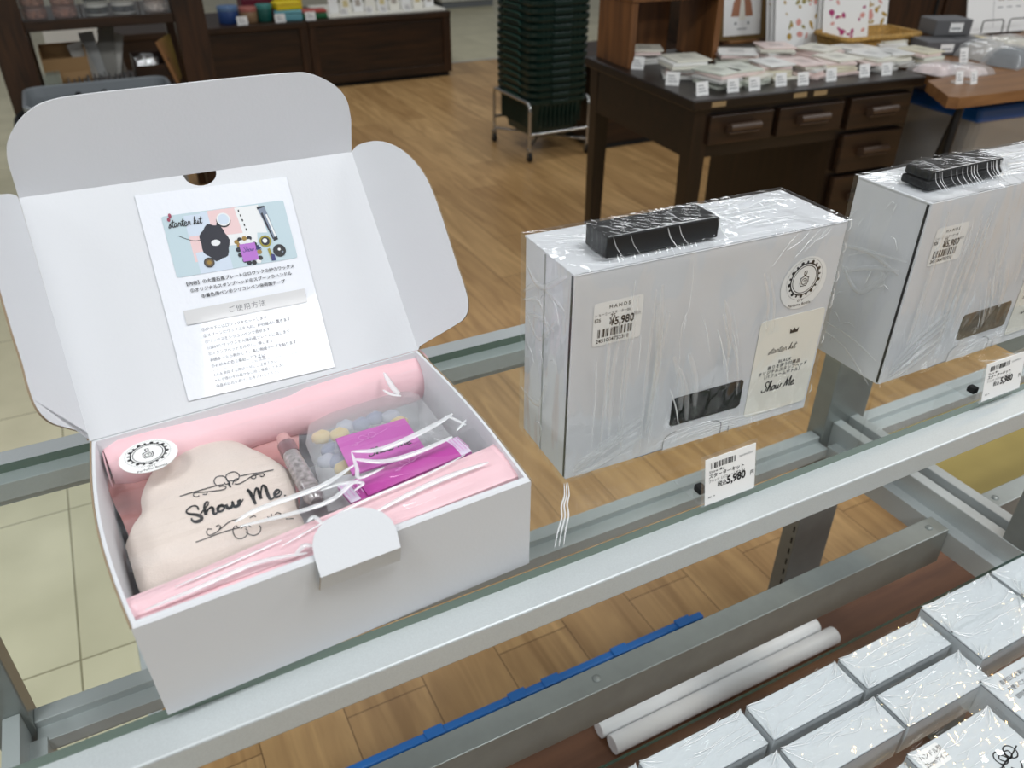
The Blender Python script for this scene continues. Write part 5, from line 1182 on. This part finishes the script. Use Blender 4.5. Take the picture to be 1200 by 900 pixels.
# sheets of stickers standing behind the packets
def motif(k, w_, h_, ty, tn_, seed, cols):
    r = random.Random(seed)
    for i in range(26):
        a, b = r.uniform(.1, .9)*w_, r.uniform(.08, .92)*h_; s = r.uniform(.005, .014); c = 1+r.randrange(cols); ar = r.uniform(0, 3); e = r.uniform(.35, 1)
        k.poly([(a+s*(math.cos(t)*math.cos(ar)-e*math.sin(t)*math.sin(ar)), b+s*(math.cos(t)*math.sin(ar)+e*math.sin(t)*math.cos(ar))) for t in (j*.7 for j in range(9))], Vector(), VX, ty, tn_*(.0003+.00002*i), c)
gold, mag, olive, rosy = mat('gold_print', (176, 142, 62), .4), mat('magenta_motif', (166, 42, 104), .5), mat('olive_print', (150, 140, 80), .5), mat('rosy_motif', (214, 150, 140), .5)
for i, (px, py, w_, h_, cols, lb, a) in enumerate(((908, 57, .20, .25, [gold, olive, rosy], 'gold and olive sticker sheet packet standing right of the framed print', .05), (963, 54, .19, .25, [mag, rosy, mag], 'magenta patterned sticker sheet packet standing in the middle of the desk', -.05), (1004, 48, .12, .21, [gold, gold, rosy], 'pale gold sticker sheet packet standing rightmost on the desk', -.1))):
    for j in range(3):
        t = thing('sticker_sheet', lb if j == 0 else lb.replace('standing', 'standing %s in its pile,' % ('second' if j == 1 else 'third')), 'sheet', onz(px, py, DT)+Vector((-.004*j, .016*j, .0005)), DA+a, 'sticker sheets standing on the desk'); ty = Vector((0, .22, .975)).normalized(); tn_ = Vector((0, -.975, .22)).normalized(); k = MB()
        k.prism([VX*u+ty*v for u, v in ((0, 0), (w_, 0), (w_, h_-.01*j), (0, h_-.01*j))], -tn_*.004, 0); motif(k, w_, h_-.012, ty, tn_, i*7+j, 3); k.build('sheet', [M['paper']]+cols, t)
# woven basket
wv = mat('woven_straw', (170, 132, 66), .7, noise=.4, nscale=120, bump=.8, bscale=150); bt = thing('straw_basket', 'woven straw basket behind the cards at the right of the desk', 'basket', onz(1040, 58, DT)+Vector((0, .05, .001)), DA); k = MB()
rg = [[Vector((a, b, z)) for a, b in rrect(-.20+g_, -.07+g_, .13-g_, .10-g_, .03, 4)] for z, g_ in ((0, .012), (.04, 0), (.044, .004), (.04, .010), (.006, .02))]; n5 = len(rg[0])
for a, b in zip(rg, rg[1:]): k.add(a+b, [(i, (i+1) % n5, n5+(i+1) % n5, n5+i) for i in range(n5)])
k.add(rg[-1], [list(range(n5))]); k.build('bowl', wv, bt); k = MB(); k.tube([p+VZ*.003 for p in rg[1]]+[rg[1][0]+VZ*.003], .008, 8); k.build('rim_braid', wv, bt)
# stacks of card packets with price cards
pal = {'cream': (230, 228, 214), 'pale green': (214, 219, 206), 'blush': (234, 214, 208), 'white': (236, 236, 232), 'ivory': (226, 220, 196), 'grey': (196, 196, 192)}
cardm = {c: mat('packet_'+c.replace(' ', '_'), v, .35, coat=.3) for c, v in pal.items()}; edge = mat('packet_shadow_edge', (150, 140, 124), .7)
spots = [('riser side', 752, 72, .10, 1.35, ['grey', 'white', 'grey', 'cream']), ('left edge', 800, 88, .11, 1.2, ['grey', 'blush', 'white', 'cream', 'cream']),
 ('front left corner', 838, 100, .09, .25, ['pale green', 'pale green', 'grey', 'pale green']), ('second front row', 872, 96, .09, .1, ['pale green', 'pale green', 'cream', 'pale green']), ('third front row', 905, 90, .09, -.15, ['cream', 'ivory', 'ivory', 'white']), ('fourth front row', 938, 88, .085, .2, ['blush', 'blush', 'white', 'blush']), ('middle front row', 978, 84, .10, -.1, ['blush', 'ivory', 'ivory', 'cream']), ('sixth front row', 1018, 80, .085, .1, ['grey', 'white', 'blush', 'white']), ('seventh front row', 1045, 76, .085, 0, ['grey', 'grey', 'cream', 'white']), ('rightmost front row', 1075, 74, .085, -.1, ['ivory', 'ivory', 'pale green', 'ivory']),
 ('leftmost second row', 862, 72, .12, -.4, ['pale green', 'cream', 'white']), ('left of centre second row', 908, 66, .11, -.3, ['blush', 'white', 'blush']), ('middle second row', 955, 68, .11, .1, ['blush', 'blush', 'cream']), ('right of centre second row', 1002, 66, .11, .25, ['white', 'cream', 'white']), ('rightmost second row', 1040, 58, .10, -.2, ['white', 'white', 'cream'])]
rr = random.Random(5)
proto = {}
for nm, px, py, w_, a, cols in spots:
    c = onz(px, py, DT); z = DT+.0006; cols = cols[:-1]+[rr.choice(['white', 'cream', 'blush']), cols[-1]]; n_c = len(cols)
    for j, col in enumerate(cols):
        hh_ = .008 if j < n_c-1 else .005
        key = (col, w_, hh_)
        if key not in proto:
            k = MB(); k.box((-w_/2, -.055, 0), (w_/2, .055, hh_), bev=.0012); k.rect(-w_*.2, -.02, w_*.2, .02, Vector(), VX, VY, Vector((0, 0, hh_+.0002)), 1); k.rect(-w_*.42, .035, w_*.42, .037, Vector(), VX, VY, Vector((0, 0, hh_+.0002)), 1)
            me = k.build('card_packet', [cardm[col], mat('packet_print', tuple(int(v*.82) for v in pal[col]), .5)]); proto[key] = me; o = me
        else: o = proto[key].copy(); COL.objects.link(o)
        o.location = (c.x+rr.uniform(-.013, .013), c.y+rr.uniform(-.013, .013)+.002*j, z); o.rotation_euler = (0, 0, DA+a+rr.uniform(-.28, .28)); z += hh_+.0009
        tag(o, '%s card packet, %s, %s stack' % (col, ['bottom', 'second from the bottom', 'third from the bottom', 'fourth from the bottom', 'fifth from the bottom'][j] if j < n_c-1 else 'topmost', nm), 'card packet', 'card packets in stacks on the desk')
tg = [(748, 82, 1.2, 'left edge by the riser'), (789, 101, 1.1, 'left edge, near the corner'), (825, 113, 0, 'front left corner'), (861, 109, 0, 'second of the front row'), (886, 107, 0, 'third of the front row'), (917, 102, 0, 'fourth of the front row'), (943, 101, 0, 'fifth of the front row'), (976, 96, 0, 'sixth of the front row'), (1015, 91, 0, 'seventh of the front row'), (1041, 89, 0, 'right end of the front row')]
for px, py, a, nm in tg:
    p = onz(px, py, DT); little_tag(p.x, p.y+.006, DT+.0005, 'white price card on the desk, %s' % nm, .038, .036, DA-a*.6, 'white price cards on the desk edge')

# dark cabinet behind the desk
t = thing('back_cabinet', 'dark wooden cabinet standing behind the writing desk', 'cabinet', (2.45, 3.58, 0)); k = MB(); k.box((.62, .01, .04), (3.2, .6, 1.05)); k.box((-.1, .012, .03), (.62, .6, .40)); k.build('carcass', M['dkwood'], t); k = MB(); k.box((-.09, .02, 0), (3.19, .58, .04)); k.build('kick_board', M['slot'], t)
k = MB(); k.box((.61, -.01, 1.05), (3.21, .61, 1.085), bev=.003); k.box((-.11, -.008, .40), (.615, .61, .425), bev=.003); k.build('top', M['dkwood'], t)
for i in range(3):
    k = MB(); k.box((.65+.85*i, -.008, .08), (1.47+.85*i, .014, 1.02), bev=.004); dd = k.build('door', M['dkwood_v'], t); k = MB(); k.box((1.40+.85*i, -.022, .5), (1.415+.85*i, -.006, .6), bev=.003); k.build('handle', M['slot'], dd)

# ------------------------------------------------------------------ brown side table at the right
TT = .745; TA = -.08; TO = Vector((2.10, 1.462, 0)); TM = Matrix.Translation(TO) @ Matrix.Rotation(TA, 4, 'Z')
tb_ = thing('side_table', 'brown wooden side table with black legs, right of the desk', 'table', TO, TA)
k = MB(); k.prism([Vector(p) for p in ((.02, 0, TT-.03), (1.2, 0, TT-.03), (1.2, .66, TT-.03), (.20, .66, TT-.03), (.17, .20, TT-.03), (.10, .19, TT-.03), (0, .02, TT-.03))], (0, 0, .03), 0); k.build('top', M['tablewood'], tb_)
lg = mat('black_steel', (20, 20, 22), .4)
for p, q in (((.07, .03, TT-.03), (.03, .02, 0)), ((.10, .05, TT-.03), (.16, .24, 0)), ((1.1, .03, TT-.03), (1.14, .02, 0)), ((1.1, .6, TT-.03), (1.14, .62, 0))):
    k = MB(); k.tube([p, q], .011, 10); k.build('leg', lg, tb_)
# translucent container with a blue lid
bc = thing('storage_container', 'cloudy storage container with a blue lid under the side table', 'container', (2.44, 1.60, 0), -.08); k = MB()
rg = [[Vector((a, b, z)) for a, b in rrect(g_, g_, .75-g_, .42-g_, .04, 4)] for z, g_ in ((.30, .03), (.61, 0), (.612, .006), (.32, .036))]; n5 = len(rg[0])
for a, b in zip(rg, rg[1:]): k.add(a+b, [(i, (i+1) % n5, n5+(i+1) % n5, n5+i) for i in range(n5)])
k.add(rg[0], [list(range(n5))[::-1]]); k.build('tub', film_mat('cloudy_plastic', bump=0, scale=1, rough=.2, gain=1.2, haze=.35, tint=(.8, .82, .84)), bc)
k = MB(); k.box((-.012, -.012, .605), (.762, .432, .655), bev=.012); k.build('lid', mat('blue_lid', (24, 96, 190), .35), bc)
k = MB(); k.box((.06, .06, .31), (.35, .36, .52), bev=.02); o = k.build('cloth_bundle', mat('taupe_bundle', (150, 138, 122), .8, noise=.4, nscale=14)); o.location = (2.44, 1.60, 0); o.rotation_euler = (0, 0, -.08); tag(o, 'taupe bundle inside the cloudy storage container', 'bundle')
k = MB(); k.box((2.44, 1.60, 0), (3.18, 2.0, .298), bev=.01); T_(k, 'storage_box', mat('grey_storage_box', (84, 86, 84), .5), 'dark grey box under the cloudy storage container', 'box')
# goods on the side table
def tpt(px, py): p = onz(px, py, TT); return p
grey = mat('grey_box', (92, 92, 94), .5); clearbag = M['bag']
for i, (px, py, z, w_, d_, h_, lb) in enumerate(((1112, 66, 0, .13, .10, .045, 'grey boxed goods at the back left of the side table, lower left one'), (1142, 64, 0, .10, .10, .045, 'grey boxed goods at the back left of the side table, lower right one'), (1118, 60, .047, .13, .10, .05, 'grey boxed goods stacked on top at the side table'))):
    p = tpt(px, py); t = thing('grey_box', lb, 'box', (p.x, p.y+.06, TT+.0006+z), -.35); k = MB(); k.box((-w_/2, -d_/2, 0), (w_/2, d_/2, h_), bev=.003); k.build('body', grey, t); k = MB(); k.box((-w_*.1, -d_/2-.001, h_*.25), (w_*.25, -d_/2, h_*.8)); k.rect(-w_*.06, h_*.4, w_*.2, h_*.5, Vector(), VX, VZ, Vector((0, -d_/2-.0012, 0)), 1); k.build('label', [M['paper'], M['greyink']], t)
for i, (px, py, w_, d_, h_, c, lb) in enumerate(((1108, 86, .13, .10, .022, (222, 200, 196), 'bagged pale pink item at the front left of the side table'), (1142, 88, .11, .09, .02, (214, 196, 190), 'bagged blush item at the front of the side table, right of the pink one'), (1160, 70, .11, .10, .05, (176, 170, 162), 'bagged beige goods in the middle of the side table'), (1192, 78, .12, .10, .05, (70, 78, 84), 'bagged dark grey goods at the right of the side table'), (1188, 58, .14, .10, .035, (206, 200, 182), 'bagged cream goods in front of the sign on the side table'), (1150, 55, .10, .08, .03, (216, 196, 130), 'bagged yellow goods behind the beige ones on the side table'))):
    p = tpt(px, py); t = thing('bagged_item', lb, 'packet', (p.x, p.y+.03, TT+.0006), rr.uniform(-.4, .2), 'bagged goods on the side table'); k = MB(); k.pillow([Vector((a, b, .001)) for a, b in rrect(-w_/2, -d_/2, w_/2, d_/2, .02, 4)], h_, 5); k.build('goods', mat('bagged_goods', c, .7, noise=.25, nscale=40), t); k = MB(); k.pillow([Vector((a, b, .0015)) for a, b in rrect(-w_/2-.012, -d_/2-.012, w_/2+.012, d_/2+.012, .01, 4)], h_+.006, 5); k.build('bag', clearbag, t)
for px, py, a, lb, s_ in ((1129, 76, .1, 'white price card among the grey boxes on the side table', .05), (1124, 99, 0, 'white price card at the front left of the side table', .036), (1141, 99, .1, 'white price card at the front, right of the other on the side table', .036), (1057, 60, 0, 'white price card by the straw basket at the right end of the desk', .04)):
    p = tpt(px, py); little_tag(p.x, p.y, TT+.0056 if px == 1057 else TT+.0006, lb, s_*.75, s_, -.1+a)
# sign board on a wire stand
sg = thing('sign_board', 'white sign board with small pictures on the side table', 'sign', onz(1132, 42, TT)+Vector((0, 0, .004)), -.12); ty = Vector((0, .3, .954)); tn_ = Vector((0, -.954, .3)); k = MB()
k.prism([VX*u+ty*v for u, v in ((0, 0), (.42, 0), (.42, .2), (0, .2))], -tn_*.003, 0); N = tn_*.0005
script(k, 'Show Me', .012, .03, .165, .0016, Vector(), VX, ty, N, 1); k.rect(.03, .135, .10, .138, Vector(), VX, ty, N, 2); k.rect(.03, .125, .09, .128, Vector(), VX, ty, N, 2); k.rect(.125, .02, .1265, .19, Vector(), VX, ty, N, 2)
for i in range(6): k.rect(.145+.045*i, .11, .175+.045*i, .15, Vector(), VX, ty, N, 3); k.rect(.15+.045*i, .118, .165+.045*i, .14, Vector(), VX, ty, N*1.5, 1); k.rect(.145+.045*i, .085, .17+.045*i, .088, Vector(), VX, ty, N, 2)
k.build('board', [M['paper'], M['ink'], M['greyink'], mat('photo_grey', (170, 158, 146), .5)], sg)
for xx in (.03, .16):
    k = MB(); k.tube(rounded([(xx, -.035, .0), (xx, -.03, .05), (xx+.1, -.03, .05), (xx+.1, -.035, .0)], .012), .0022, 6); k.build('wire_holder', lg, sg)
